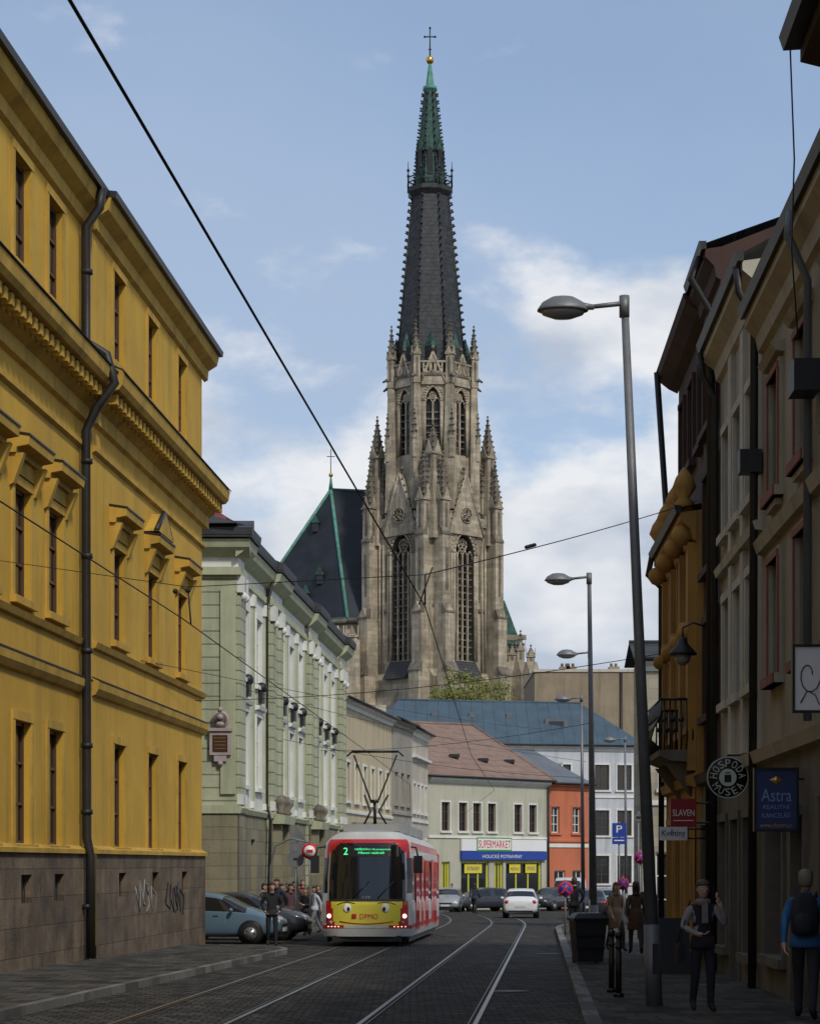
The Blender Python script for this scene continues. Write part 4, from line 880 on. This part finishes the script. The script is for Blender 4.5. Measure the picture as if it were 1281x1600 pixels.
for sd in (-1,1):
    tr.tube('pantograph_lower_arm',BLK,[(sd*.32,py0,RZ+.2),(sd*.12,py0-.25,RZ+.55),(sd*.34,py0+.35,RZ+1.05)],.03,6)
    tr.tube('pantograph_upper_arm',BLK,[(sd*.10,py0-.3,RZ+.85),(sd*.62,py0,HZt-.1)],.026,6)
    tr.tube('pantograph_horn',BLK,[(sd*.5,py0-.1,HZt),(sd*.66,py0-.1,HZt),(sd*.82,py0-.1,HZt-.14)],.024,6)
    tr.cyl('insulator',TR,(sd*.3,py0,RZ),(sd*.3,py0,RZ+.2),.06)
tr.cyl('pantograph_mast',BLK,(0,py0,RZ),(0,py0-.25,RZ+.85),.05,.04); tr.cyl('pantograph_cross',BLK,(-.12,py0-.3,RZ+.85),(.12,py0-.3,RZ+.85),.05)
for yy in (-.15,.12): tr.cyl('pantograph_head',BLK,(-.68,py0+yy,HZt),(.68,py0+yy,HZt),.028)
tr.box('pantograph_base',DARK,(-.45,py0-.4,RZ-.02),(.45,py0+.5,RZ+.06))
tr.done()
# ================================================================ CARS
TIRE=mat('tyre_rubber',(.015,.015,.015),rough=.8); RIM=mat('wheel_rim',(.35,.35,.36),rough=.35,metal=.7,bump=0); CGL=mat('car_glass',(.012,.014,.016),rough=.06,bump=0,var=.2,spec=.7)
TAIL=mat('tail_light',(.45,.01,.01),rough=.2,bump=0); HEADL=mat('head_light',(.55,.56,.58),rough=.15,bump=0); PLATE=mat('number_plate',(.65,.65,.62),bump=0)
def car(name,x,y,rot,col,L=4.3,W_=1.76,H=1.46,van=False,pm=.2):
    PM=mat('paint_%0.2f_%0.2f_%0.2f'%col,col,rough=.28,metal=pm,var=.06,bump=0,coat=.6)
    o=O(name,(x,y,G(y)),rot); h=L/2; w=W_/2
    if van: st=[(-h,.35,1.0,1.75,w*.93,w*.85),(-h+.05,.25,1.05,H-.02,w,w*.9),(-h+.9,.22,1.05,H,w,w*.9),(-h+1.0,.22,1.05,H,w,w*.9),(h-2.0,.22,1.05,H,w,w*.9),(h-1.9,.22,1.05,H,w,w*.9),(h-1.35,.22,1.05,H-.05,w,w*.86),(h-.75,.22,1.0,1.12,w*.98,w*.85),(h-.12,.24,.7,.85,w*.9,w*.75),(h,.32,.5,.6,w*.8,w*.6)]
    else: st=[(-h,.42,.72,.80,w*.82,w*.7),(-h+.08,.28,.86,.95,w*.93,w*.78),(-h+.3,.22,.93,1.03,w*.98,w*.8),(-h+.85,.2,.94,H-.07,w,w*.74),(-h+1.0,.2,.94,H-.03,w,w*.74),(-.25,.19,.93,H,w,w*.75),(-.15,.19,.93,H,w,w*.75),(.42,.19,.92,H-.04,w,w*.74),(h-.95-.05,.2,.90,.98,w,w*.82),(h-.3,.22,.78,.86,w*.95,w*.75),(h-.06,.28,.62,.70,w*.86,w*.68),(h,.36,.5,.56,w*.74,w*.6)]
    rings=[]
    for (sx_,zb,be,tp,ww,wt) in st:
        half=[(0,zb),(ww*.86,zb),(ww*.985,zb+.12),(ww,(zb+be)*.5+.08),(ww*.965,be),(ww*.95,be+.015),(wt,tp-.02),(wt*.9,tp+.01),(0,tp+.035)]
        rings.append([Vector((sx_,a,b)) for a,b in half]+[Vector((sx_,-a,b)) for a,b in half[-2:0:-1]])
    n=len(rings[0]); vs=[v for r in rings for v in r]; fs={PM.name:[],CGL.name:[]}
    NS=len(st)
    for i in range(NS-1):
        for j in range(n):
            k=(j+1)%n; jj=j if j<8 else n-1-j; g=False
            if van:
                if jj==5 and i in (5,6): g=True
                if jj in(6,7) and i==6: g=True
            else:
                if jj==5 and i in (4,6,7,2): g=True
                if jj in(6,7) and i in(2,7): g=True
            fs[CGL.name if g else PM.name].append((i*n+j,i*n+k,(i+1)*n+k,(i+1)*n+j))
    allf=[];mi=[]
    for q,(kk,l) in enumerate(fs.items()): allf+=l; mi+=[q]*len(l)
    allf+= [tuple(range(n))[::-1],tuple(range((NS-1)*n,NS*n))]; mi+=[0,0]
    me=bpy.data.meshes.new('body'); me.from_pydata([tuple(v) for v in vs],[],allf); me.materials.append(PM); me.materials.append(CGL)
    me.polygons.foreach_set('material_index',mi); me.polygons.foreach_set('use_smooth',[True]*len(allf)); me.update()
    b=bpy.data.objects.new('body',me); scene.collection.objects.link(b); b.parent=o.e; sm=b.modifiers.new('s','SUBSURF'); sm.levels=2; sm.render_levels=2
    cr=me.attributes.new('crease_edge','FLOAT','EDGE')
    for e in me.edges:
        a_,b_=e.vertices
        if a_//n==b_//n: continue
        j1=a_%n; jj=j1 if j1<=8 else n-j1
        if jj in (4,5): cr.data[e.index].value=.6
    wr=.31
    for wx in (-h+.78,h-.86):
        for sd in (-1,1):
            o.cyl('wheel_arch',BLK,(wx,sd*(w-.25),wr+.02),(wx,sd*(w+.004),wr+.02),wr+.055,wr+.055,24)
            o.cyl('tyre',TIRE,(wx,sd*(w-.2),wr),(wx,sd*(w+.015),wr),wr,wr,24); o.cyl('rim',RIM,(wx,sd*(w-.1),wr),(wx,sd*(w+.022),wr),wr*.62,wr*.6,16)
            for q in range(5):
                t=q*2*math.pi/5; o.cyl('hub_gap',BLK,(wx+.12*math.cos(t),sd*(w+.02),wr+.12*math.sin(t)),(wx+.12*math.cos(t),sd*(w+.026),wr+.12*math.sin(t)),.03,.03,6)
    zt=.86 if van else .80
    for sd in (-1,1):
        o.lathe('head_light',HEADL,(h-.17,sd*w*.62,.64),[(.001,-.08),(.12,-.05),(.15,0),(.1,.06),(.001,.08)],12,.9,1.25)
        o.lathe('tail_light',TAIL,(-h+.10,sd*w*.75,zt),[(.001,-.13),(.08,-.1),(.11,0),(.08,.1),(.001,.12)],12,.8,1.2)
        o.ball('mirror',PM,(.75 if not van else h-1.1,sd*(w+.1),.98),.1,10,(.6,1,.7)); 
        for dx_ in (-.2,.75): 
            if not van: o.box('door_handle',DARK,(dx_-.55,sd*(w*.985)-.01,.8),(dx_-.4,sd*(w*.985)+.012,.825))
    o.box('front_plate',PLATE,(h-.02,-.26,.36),(h+.015,.26,.47)); o.box('rear_plate',PLATE,(-h-.01,-.26,.55),(-h+.03,.26,.66))
    o.box('front_grille',BLK,(h-.06,-.42,.5),(h+.004,.42,.58)); o.box('lower_grille',BLK,(h-.1,-.5,.26),(h-.0,.5,.34)); o.box('rear_bumper_trim',BLK,(-h+.0,-.6,.33),(-h+.1,.6,.4))
    o.done()
car('parked_car',-5.75,61.4,math.radians(-6),(.11,.18,.24))
car('parked_car',-5.2,65.0,math.radians(-4),(.03,.032,.036))
car('car',PX(700,129),129,math.radians(-96),(.42,.44,.46),pm=.5)
car('car',PX(755,130),131,math.radians(-150),(.03,.035,.045))
car('car',PX(814,107),107,math.radians(86),(.72,.72,.72),pm=0)
car('car',PX(861,133),133,math.radians(-120),(.028,.03,.036))
car('van',PX(893,137),139,math.radians(-100),(.55,.56,.57),L=5.0,W_=1.95,H=2.1,van=True,pm=0)
car('parked_car',PX(930,100),104,math.radians(88),(.03,.03,.032))
car('parked_car',PX(955,112),115,math.radians(88),(.3,.31,.32),pm=.5)
# ================================================================ STREET FURNITURE
o=O('litter_bin',(PX(918,43),43,G(43)+.12),math.radians(8))
o.loft('body',DARK,[[(-.26,-.24,.03),(.26,-.24,.03),(.26,.24,.03),(-.26,.24,.03)],[(-.33,-.3,.86),(.33,-.3,.86),(.33,.3,.86),(-.33,.3,.86)]])
o.loft('lid',BLK,[[(-.36,-.33,.862),(.36,-.33,.862),(.36,.33,.862),(-.36,.33,.862)],[(-.36,-.33,.92),(.36,-.33,.92),(.36,.33,.92),(-.36,.33,.92)],[(-.25,-.2,1.02),(.25,-.2,1.02),(.25,.25,1.02),(-.25,.25,1.02)]])
for sd in (-1,1): o.cyl('wheel',TIRE,(sd*.2,.24,.08),(sd*.26,.24,.08),.08)
for z in (.3,.55): o.box('rib',BLK,(-.30,-.30,z),(.30,-.27,z+.03))
o.done()
for px,d in ((955,31.5),(966,30.2)):
    o=O('bollard',(PX(px,d),d,G(d)+.12)); o.cyl('post',BLK,(0,0,0),(0,0,.85),.045,.04,12); o.ball('cap',BLK,(0,0,.88),.06,10); o.cyl('foot',BLK,(0,0,0),(0,0,.06),.08,.07,12); o.cyl('collar',BLK,(0,0,.7),(0,0,.73),.055,.055,12); o.done()
def post_sign(name,px,py,d,kind,r=.3,pole=True):
    x,z=PX(px,d),PZ(py,d); g=G(d)+.1; o=O(name,(x,d,g)); zz=z-g
    if pole: o.cyl('post',POLE,(0,.05,0),(0,.05,zz+r+.05),.03,.03,8)
    if kind=='nostop':
        o.cyl('disc',SR,(0,-.01,zz),(0,.01,zz),r,r,28); o.cyl('blue_disc',SB,(0,-.014,zz),(0,0,zz),r*.8,r*.8,28)
        for a in (1,-1):
            v=Vector((r*.78*.707,0,r*.78*.707*a)); t=Vector((-v.z,0,v.x)).normalized()*r*.09; c_=Vector((0,-.018-.002*a,zz)); o.face('bar',SR,[c_-v-t,c_+v-t,c_+v+t,c_-v+t])
    if kind=='P':
        o.box('panel',SB,(-r,-.01,zz-r),(r,.01,zz+r)); text(o,'letter','P',(-.0,-.012,zz+r*.15),X,Z,r*.8,r*1.0,SW); o.box('lower_panel',SB,(-r,-.01,zz-2.0*r),(r,.01,zz-r-.02)); o.box('lower_stripe',SW,(-r*.7,-.014,zz-1.55*r),(r*.7,-.011,zz-1.4*r))
    if kind=='noentry':
        o.cyl('disc',SR,(0,-.01,zz),(0,.01,zz),r,r,28); o.cyl('white_disc',SW,(0,-.014,zz),(0,0,zz),r*.72,r*.72,28); o.box('pictogram',SR,(-r*.4,-.02,zz-.05),(r*.4,-.016,zz+.05))
    if kind=='tri':
        o.loft('sign_back',POLE,[[(-r,k,zz-r*.6),(r,k,zz-r*.6),(0,k,zz+r)] for k in(-.01,.01)])
        o.box('plate_back',POLE,(-r*.9,-.01,zz-r*1.7),(r*.9,.01,zz-r*.75))
    if kind=='mini':
        o.cyl('disc_back',POLE,(0,-.01,zz),(0,.01,zz),r,r,28,False); o.box('clamp',DARK,(-.06,-.03,zz-.03),(.06,-.01,zz+.03))
    o.done()
post_sign('traffic_sign',883,1389,66,'nostop',.24); post_sign('traffic_sign',1000,1340,60,'nostop',.18); post_sign('parking_sign',967,1297,66,'P',.22)
post_sign('traffic_sign',484,1330,66.5,'noentry',.25); post_sign('traffic_sign',465,1306,67.5,'tri',.30); post_sign('traffic_sign',462,1342,66.8,'mini',.27); post_sign('traffic_sign',973,1381,58,'nostop',.17)
post_sign('traffic_sign',997,1277,62,'mini',.12)
o=O('arched_handrail',(PX(430,66),66,G(66))); o.tube('rail',POLE,[(-.15,0,0),(-.15,0,2.2),(.0,0,2.9),(.5,0,3.15),(1.1,0,3.0)],.03,8); o.done()
o=O('a_board',(PX(1050,38),38,G(38)+.12)); 
for q in (-1,1): o.loft('board',BLK,[[(-.3,q*.22,0),(.3,q*.22,0),(.3,q*.2,0),(-.3,q*.2,0)],[(-.3,q*.03,1.0),(.3,q*.03,1.0),(.3,q*.01,1.0),(-.3,q*.01,1.0)]])
o.done()
# ================================================================ TREES
def tree(name,x,y,g,zt,r,m,n=3500,leaf=.22):
    o=O(name,(x,y,g)); BARK=mat('bark',(.09,.07,.05),var=.4,scale=2)
    H=zt-g; o.tube('trunk',BARK,[(0,0,0),(.1,0,H*.3),(-.1,.1,H*.6),(.05,0,H*.85)],[.3,.24,.18,.08],8)
    tips=[]
    for i in range(22):
        a=random.uniform(0,6.28); z0=H*random.uniform(.6,.85); q=random.uniform(.1,1); L_=r*math.sqrt(1-q*q*.8)
        t=Vector((L_*math.cos(a),L_*math.sin(a),H-r*1.4+q*r*1.4))
        o.tube('limb',BARK,[(0,0,z0*.9),Vector((0,0,z0*.9)).lerp(t,.5)+Vector((0,0,-.1)),t],[.09,.06,.02],5); tips+= [t,Vector((0,0,z0)).lerp(t,.7)]
    vs=[];fs=[]
    cl=[(t+Vector([random.gauss(0,.25) for _ in range(3)]),random.uniform(.4,.95)) for t in tips for _ in range(2)]
    for i in range(n):
        c,q=random.choice(cl); p=c+Vector([random.gauss(0,q*.45) for _ in range(3)]); s=leaf*random.uniform(.5,1.2)
        u=Vector([random.gauss(0,1) for _ in range(3)]).normalized(); v=u.orthogonal().normalized()
        k=len(vs); vs+=[p,p+u*s*.5+v*s*.3,p+u*s,p+u*s*.5-v*s*.3]; fs.append((k,k+1,k+2,k+3))
    o.add('foliage',m,vs,fs); o.done()
LF=mat('spring_foliage',(.22,.22,.05),col2=(.08,.10,.025),scale=1.1,bump=0)
tree('tree',PX(728,210),210,-1.44,PZ(1056,210),3.4,LF,5000,.3); tree('tree',PX(766,214),214,-1.44,PZ(1066,214),2.6,LF,3500,.3); tree('tree',PX(698,214),214,-1.44,PZ(1076,214),2.0,LF,2500,.3)
# ================================================================ PEOPLE
SKIN=mat('skin',(.48,.29,.21),rough=.6,var=.1,bump=0); EYEW=mat('eye_white',(.7,.7,.68),bump=0); LIP=mat('lips',(.35,.1,.09),bump=0)
def person(name,x,y,h,rot,top,bot,hair=(.05,.03,.02),pose='walk',sleeve=None,coat=None,long_hair=False,bag=None,shoe=(.02,.02,.02),scarf=None,pack=None,girth=1.0,zo=.12,fem=False):
    cm=lambda n,c:mat('cloth_%s_%.2f_%.2f_%.2f'%((n,)+tuple(c)),c,rough=.9,var=.3,scale=6,bump=.2,bscale=40)
    T,B,S,HM,SH=cm('t',top),cm('b',bot),cm('t',sleeve or top),mat('hair_%.2f_%.2f'%(hair[0],hair[1]),hair,rough=.6,var=.4,scale=20),cm('s',shoe)
    o=O(name,(x,y,G(y)+zo),rot); o.e.scale=(h/1.76,)*3
    st=.22 if pose in('walk','walkaway') else .03
    sw=.92 if fem else 1
    J={}
    J['pel']=(0,0,.95); J['sp']=(0,.01,1.12); J['ch']=(0,0,1.32); J['nk']=(0,0,1.47); J['hd']=(0,-.01,1.56)
    for s_,sd in (('L',1),('R',-1)):
        f=st*sd
        J['hip'+s_]=(sd*.09,0,.90); J['kn'+s_]=(sd*.10,-f*.75-.03,.50); J['an'+s_]=(sd*.10,-f+(.10 if f<0 else 0),.10+(.05 if f<0 else 0)); J['to'+s_]=(sd*.12,-f-.16+(.10 if f<0 else 0),.045)
        J['sh'+s_]=(sd*.17*sw,0,1.42); J['el'+s_]=(sd*.235*sw,.05+f*.35,1.14); J['wr'+s_]=(sd*.24*sw,-.06+f*.9,.91); J['ha'+s_]=(sd*.235*sw,-.08+f*1.05,.84)
    if pose=='phone':
        J['elL']=(.30,-.08,1.18); J['wrL']=(.20,-.16,1.43); J['haL']=(.155,-.14,1.52); J['elR']=(-.27,.0,1.15); J['wrR']=(-.12,-.2,1.05); J['haR']=(-.05,-.22,1.05)
    if pose=='pockets':
        for s_,sd in (('L',1),('R',-1)): J['el'+s_]=(sd*.29,.08,1.17); J['wr'+s_]=(sd*.2,-.07,.98); J['ha'+s_]=(sd*.17,-.1,.93)
    if pose=='hold':
        for s_,sd in (('L',1),('R',-1)): J['el'+s_]=(sd*.25,.03,1.16); J['wr'+s_]=(sd*.14,-.2,1.12); J['ha'+s_]=(sd*.08,-.25,1.15)
    names=list(J); idx={k:i for i,k in enumerate(names)}
    ed=[('pel','sp','T'),('sp','ch','T'),('ch','nk','T'),('nk','hd','K')]
    for s_ in 'LR': ed+=[('pel','hip'+s_,'B'),('hip'+s_,'kn'+s_,'B'),('kn'+s_,'an'+s_,'B'),('an'+s_,'to'+s_,'H'),('ch','sh'+s_,'T'),('sh'+s_,'el'+s_,'S'),('el'+s_,'wr'+s_,'S'),('wr'+s_,'ha'+s_,'K')]
    g_=girth
    R_={'pel':(.155*g_,.12*g_),'sp':(.14*g_,.11*g_),'ch':(.165*g_,.12*g_),'nk':(.065,.06),'hd':(.055,.055),'hip':(.10,.10),'kn':(.066,.066),'an':(.05,.05),'to':(.042,.032),'sh':(.072,.072),'el':(.052,.052),'wr':(.036,.036),'ha':(.034,.022)}
    me=bpy.data.meshes.new('body'); me.from_pydata([J[k] for k in names],[(idx[a],idx[b]) for a,b,_ in ed],[]); 
    ob=bpy.data.objects.new('tmp',me); scene.collection.objects.link(ob)
    mk=ob.modifiers.new('skin','SKIN'); mk.use_smooth_shade=True; mk.branch_smoothing=.6; ss=ob.modifiers.new('sub','SUBSURF'); ss.levels=2
    sv=me.skin_vertices[0].data
    for k in names:
        r=R_.get(k) or R_[k[:-1]]; sv[idx[k]].radius=r; sv[idx[k]].use_root=(k=='pel')
    dg=bpy.context.evaluated_depsgraph_get(); dg.update(); m2=bpy.data.meshes.new_from_object(ob.evaluated_get(dg)); bpy.data.objects.remove(ob)
    mats=[T,B,S,SKIN,SH]; key={'T':0,'B':1,'S':2,'K':3,'H':4}
    m2.materials.clear(); [m2.materials.append(q) for q in mats]
    segs=[(Vector(J[a]),Vector(J[b]),key[t]) for a,b,t in ed]
    for p in m2.polygons:
        c=p.center; best=9;bi=0
        for a,b,t in segs:
            ab=b-a; q=max(0,min(1,(c-a).dot(ab)/ab.length_squared)); dd=(a+ab*q-c).length
            if dd<best: best=dd;bi=t
        if bi==1 and c.z>.93: bi=0
        if bi==0 and c.z<.86: bi=1
        p.material_index=bi; p.use_smooth=True
    bo=bpy.data.objects.new('body',m2); scene.collection.objects.link(bo); bo.parent=o.e
    hc=Vector((0,-.02,1.64))
    prof=[(.001,-.125),(.035,-.118),(.055,-.09),(.068,-.05),(.074,0),(.076,.04),(.068,.08),(.045,.108),(.001,.12)]
    o.lathe('head',SKIN,hc,prof,16,1,1.18)
    o.loft('nose',SKIN,[[hc+Vector(v) for v in((-.012,-.082,.01),(.012,-.082,.01),(.0,-.084,.03))],[hc+Vector(v) for v in((-.014,-.105,-.03),(.014,-.105,-.03),(0,-.10,-.02))]])
    for sd in(-1,1):
        o.ball('eye',EYEW,hc+Vector((sd*.03,-.079,.008)),.012,8); o.ball('pupil',BLK,hc+Vector((sd*.03,-.089,.008)),.006,6); o.ball('ear',SKIN,hc+Vector((sd*.077,.005,-.005)),.022,8,(.4,.8,1.3))
        o.cyl('eyebrow',HM,hc+Vector((sd*.018,-.084,.03)),hc+Vector((sd*.045,-.078,.032)),.005,.004,5)
    o.ball('mouth',LIP,hc+Vector((0,-.074,-.058)),.02,8,(1,.4,.35))
    o.lathe('hair',HM,hc+Vector((0,.03,.0)),[(.055,-.075),(.078,-.05),(.084,0),(.086,.05),(.07,.09)],16,1,1.02)
    o.lathe('hair_top',HM,hc+Vector((0,.006,.0)),[(.074,.052),(.086,.056),(.086,.08),(.072,.11),(.045,.132),(.001,.14)],16,1,1.16)
    if long_hair:
        o.lathe('long_hair',HM,hc+Vector((0,.05,-.02)),[(.03,-.22),(.07,-.18),(.085,-.08),(.086,.02),(.07,.08)],14,1.08,.62)
    for s_,sd in (('L',1),('R',-1)):
        a=Vector(J['wr'+s_]);b=Vector(J['ha'+s_]); d=(b-a).normalized(); side=Vector((0,1,0)) if abs(d.y)<.8 else Vector((1,0,0)); side=(side-d*side.dot(d)).normalized(); nn=d.cross(side)*(-sd)
        for i,ln in enumerate((.068,.078,.072,.056)):
            r0=b+side*(-.03+.02*i)*(-1); o.tube('finger',SKIN,[r0-d*.01,r0+d*ln*.5+nn*.008,r0+d*ln*.85+nn*.03,r0+d*ln+nn*.045],[.0095,.009,.0075,.005],6)
        o.tube('thumb',SKIN,[a.lerp(b,.4)-side*.02,a.lerp(b,.7)-side*.045,b-side*.055+nn*.015],[.012,.011,.007],6)
    if pose=='phone': o.box('phone',BLK,(.10,-.15,1.53),(.112,-.08,1.67))
    if coat:
        CM=cm('c',coat); o.lathe('coat_skirt',CM,(0,0,0),[(.16,1.12),(.185,.98),(.2,.8),(.215,.62),(.20,.6),(.1,.62)],18,1,.8)
        o.cyl('collar',CM,(0,.01,1.44),(0,.0,1.52),.095,.075,12)
    else:
        o.lathe('hem',T,(0,0,0),[(.155*g_,1.02),(.172*g_,.9),(.17*g_,.86),(.12,.87)],18,1,.82); o.cyl('collar',T,(0,.01,1.44),(0,.0,1.50),.09,.072,12)
    if scarf: 
        SM=cm('f',scarf); o.lathe('scarf',SM,(0,-.01,1.48),[(.07,-.06),(.105,-.03),(.11,.01),(.08,.045),(.06,.03)],14)
        o.loft('scarf_end',SM,[[(-.04,-.12,1.46),(.04,-.12,1.46),(.04,-.1,1.46),(-.04,-.1,1.46)],[(-.05,-.165,1.2),(.03,-.165,1.2),(.03,-.14,1.2),(-.05,-.14,1.2)]])
    if pack:
        PMm=cm('p',pack); o.lathe('backpack',PMm,(0,.2,1.0),[(.1,.0),(.15,.05),(.16,.25),(.14,.42),(.07,.5),(.001,.51)],14,1,.65)
        o.lathe('backpack_pocket',PMm,(0,.29,1.02),[(.05,0),(.11,.04),(.11,.2),(.05,.25)],12,1,.5)
        for sd in(-1,1): o.tube('strap',PMm,[(sd*.1,.12,1.42),(sd*.12,0,1.5),(sd*.12,-.13,1.38),(sd*.14,-.1,1.15),(sd*.14,.1,1.05)],.018,6)
    if bag:
        BM=cm('g',bag); o.loft('bag',BM,[[(-.37,-.12,.68),(-.27,-.12,.68),(-.27,.12,.68),(-.37,.12,.68)],[(-.36,-.13,.92),(-.28,-.13,.92),(-.28,.13,.92),(-.36,.13,.92)]])
        o.tube('bag_strap',BM,[(-.32,-.08,.92),(-.26,-.05,1.2),(-.17,0,1.5),(-.26,.06,1.2),(-.32,.08,.92)],.01,5)
    o.done()
person('woman',PX(1097,26.5),26.5,1.66,math.radians(8),(.03,.02,.03),(.025,.025,.03),hair=(.10,.07,.05),pose='phone',sleeve=(.30,.28,.28),scarf=(.22,.19,.17),fem=True,bag=(.03,.02,.02),long_hair=True)
person('man',PX(1258,25),25,1.78,math.radians(165),(.03,.13,.30),(.03,.03,.035),hair=(.22,.18,.14),pose='walk',pack=(.02,.022,.03),girth=1.1)
person('woman',PX(962,50),50,1.64,math.radians(20),(.30,.21,.13),(.03,.03,.035),hair=(.16,.09,.04),pose='walk',coat=(.30,.21,.13),long_hair=True,fem=True,bag=(.04,.02,.02))
person('woman',PX(993,48),48,1.66,math.radians(180),(.10,.06,.04),(.04,.04,.06),hair=(.05,.03,.02),pose='walk',coat=(.10,.06,.04),long_hair=True,fem=True)
person('man',PX(897,68),68,1.8,math.radians(180),(.02,.02,.022),(.02,.02,.025),pose='pockets')
person('man',PX(425,57.8),57.8,1.76,math.radians(10),(.018,.018,.02),(.02,.02,.024),pose='pockets',zo=0)
person('man',PX(413,66.2),66.2,1.74,math.radians(60),(.03,.03,.03),(.03,.03,.04),pose='walk',zo=0)
grp=[(440,70,(.05,.05,.055)),(450,74.5,(.02,.02,.025)),(460,76,(.14,.03,.03)),(466,72,(.03,.03,.035)),(473,77.5,(.30,.07,.09)),(482,74,(.04,.03,.03)),(492,72.5,(.55,.58,.66)),(498,79,(.06,.07,.09)),(454,69,(.10,.05,.06)),(433,68.3,(.03,.04,.06)),(478,69.5,(.03,.03,.04))]
for i,(px,d,c) in enumerate(grp):
    gx=PX(px,d); onp=gx<GW(d)+1.6 and d>67
    person('pedestrian',gx,d,1.6+.04*(i%5),math.radians(random.uniform(-60,60)),c,(.03,.035,.06) if i!=6 else (.2,.2,.22),pose=('walk','hold','pockets')[i%3],long_hair=i%2==0,fem=i%2==0,hair=((.05,.03,.02),(.14,.09,.05),(.02,.015,.01))[i%3],zo=.12 if onp else 0)
person('man',PX(741,119),119,1.75,math.radians(170),(.03,.04,.06),(.02,.02,.03),pose='walk',zo=0)
person('pedestrian',PX(706,134),134,1.7,0,(.2,.08,.05),(.03,.03,.05),pose='walk',zo=0)
person('pedestrian',PX(1012,56),56,1.7,math.radians(0),(.03,.03,.05),(.03,.03,.03),pose='hold')
# ================================================================ WORLD / SUN / CAMERA
el=math.radians(44); az=math.radians(150)
w=bpy.data.worlds.new('World'); scene.world=w; w.use_nodes=True; nt=w.node_tree; N=nt.nodes; L=nt.links
bg=N['Background']; bg.inputs[1].default_value=.14
sky=N.new('ShaderNodeTexSky'); sky.sky_type='NISHITA'; sky.sun_disc=False; sky.sun_elevation=el; sky.sun_rotation=az; sky.air_density=1.0; sky.dust_density=.6
tc=N.new('ShaderNodeTexCoord'); mp=N.new('ShaderNodeMapping'); mp.inputs['Scale'].default_value=(1,1,1.9); mp.inputs['Location'].default_value=(.62,.1,.13)
L.new(tc.outputs['Generated'],mp.inputs[0])
n1=N.new('ShaderNodeTexNoise'); n1.inputs['Scale'].default_value=7; n1.inputs['Detail'].default_value=10; n1.inputs['Roughness'].default_value=.55; L.new(mp.outputs[0],n1.inputs['Vector'])
sep=N.new('ShaderNodeSeparateXYZ'); L.new(tc.outputs['Generated'],sep.inputs[0])
cr=N.new('ShaderNodeValToRGB'); L.new(sep.outputs[2],cr.inputs[0]); e=cr.color_ramp.elements; e[0].position=0; e[0].color=(.66,)*3+(1,); e[1].position=1; e[1].color=(.44,)*3+(1,)
for pos,v in ((.1,.63),(.18,.60),(.25,.565),(.285,.42),(.31,.33),(.42,.36)): q=e.new(pos); q.color=(v,v,v,1)
ad=N.new('ShaderNodeMath'); ad.operation='ADD'; L.new(n1.outputs['Fac'],ad.inputs[0]); L.new(cr.outputs[0],ad.inputs[1])
mr=N.new('ShaderNodeMapRange'); mr.interpolation_type='SMOOTHSTEP'; mr.inputs[1].default_value=.94; mr.inputs[2].default_value=1.09; mr.inputs[3].default_value=.0; mr.inputs[4].default_value=.97; L.new(ad.outputs[0],mr.inputs[0])
n2=N.new('ShaderNodeTexNoise'); n2.inputs['Scale'].default_value=11; n2.inputs['Detail'].default_value=7; L.new(mp.outputs[0],n2.inputs['Vector'])
# lower cloud layers greyer, tops brighter
zb2=N.new('ShaderNodeMapRange'); zb2.inputs[1].default_value=.08; zb2.inputs[2].default_value=.26; zb2.inputs[3].default_value=-.06; zb2.inputs[4].default_value=.07; L.new(sep.outputs[2],zb2.inputs[0])
ad2=N.new('ShaderNodeMath'); ad2.operation='ADD'; L.new(n2.outputs['Fac'],ad2.inputs[0]); L.new(zb2.outputs[0],ad2.inputs[1])
cc=N.new('ShaderNodeValToRGB'); L.new(ad2.outputs[0],cc.inputs[0]); q=cc.color_ramp.elements; q[0].position=.38; q[0].color=(3.5,3.95,4.7,1); q[1].position=.6; q[1].color=(6.0,6.1,6.3,1)
n4=N.new('ShaderNodeTexNoise'); n4.inputs['Scale'].default_value=3; n4.inputs['Detail'].default_value=5; L.new(mp.outputs[0],n4.inputs['Vector'])
v4=N.new('ShaderNodeMapRange'); v4.inputs[1].default_value=.35; v4.inputs[2].default_value=.7; v4.inputs[3].default_value=.35; v4.inputs[4].default_value=.85; L.new(n4.outputs['Fac'],v4.inputs[0])
mv=N.new('ShaderNodeMix'); mv.data_type='RGBA'; L.new(v4.outputs[0],mv.inputs[0]); L.new(sky.outputs[0],mv.inputs[6]); mv.inputs[7].default_value=(2.9,3.6,4.8,1)
mx=N.new('ShaderNodeMix'); mx.data_type='RGBA'; L.new(mr.outputs[0],mx.inputs[0]); L.new(mv.outputs[2],mx.inputs[6]); L.new(cc.outputs[0],mx.inputs[7]); L.new(mx.outputs[2],bg.inputs[0])
sd=bpy.data.lights.new('sun','SUN'); sd.energy=2.3; sd.angle=math.radians(6); sd.color=(1,.94,.84)
so=bpy.data.objects.new('sun',sd); scene.collection.objects.link(so)
dirv=Vector((math.sin(az)*math.cos(el),math.cos(az)*math.cos(el),math.sin(el))); so.rotation_euler=dirv.to_track_quat('Z','Y').to_euler()
cam=bpy.data.cameras.new('camera'); co=bpy.data.objects.new('camera',cam); scene.collection.objects.link(co); co.location=(0,0,CH); co.rotation_euler=(math.radians(90),0,0)
cam.sensor_fit='VERTICAL'; cam.sensor_height=36; cam.lens=FPX/1600*36; cam.shift_y=(HZ-800)/1600; cam.clip_end=5000; cam.clip_start=.1
scene.camera=co
scene.view_settings.view_transform='Standard'; scene.view_settings.look='None'; scene.view_settings.exposure=0
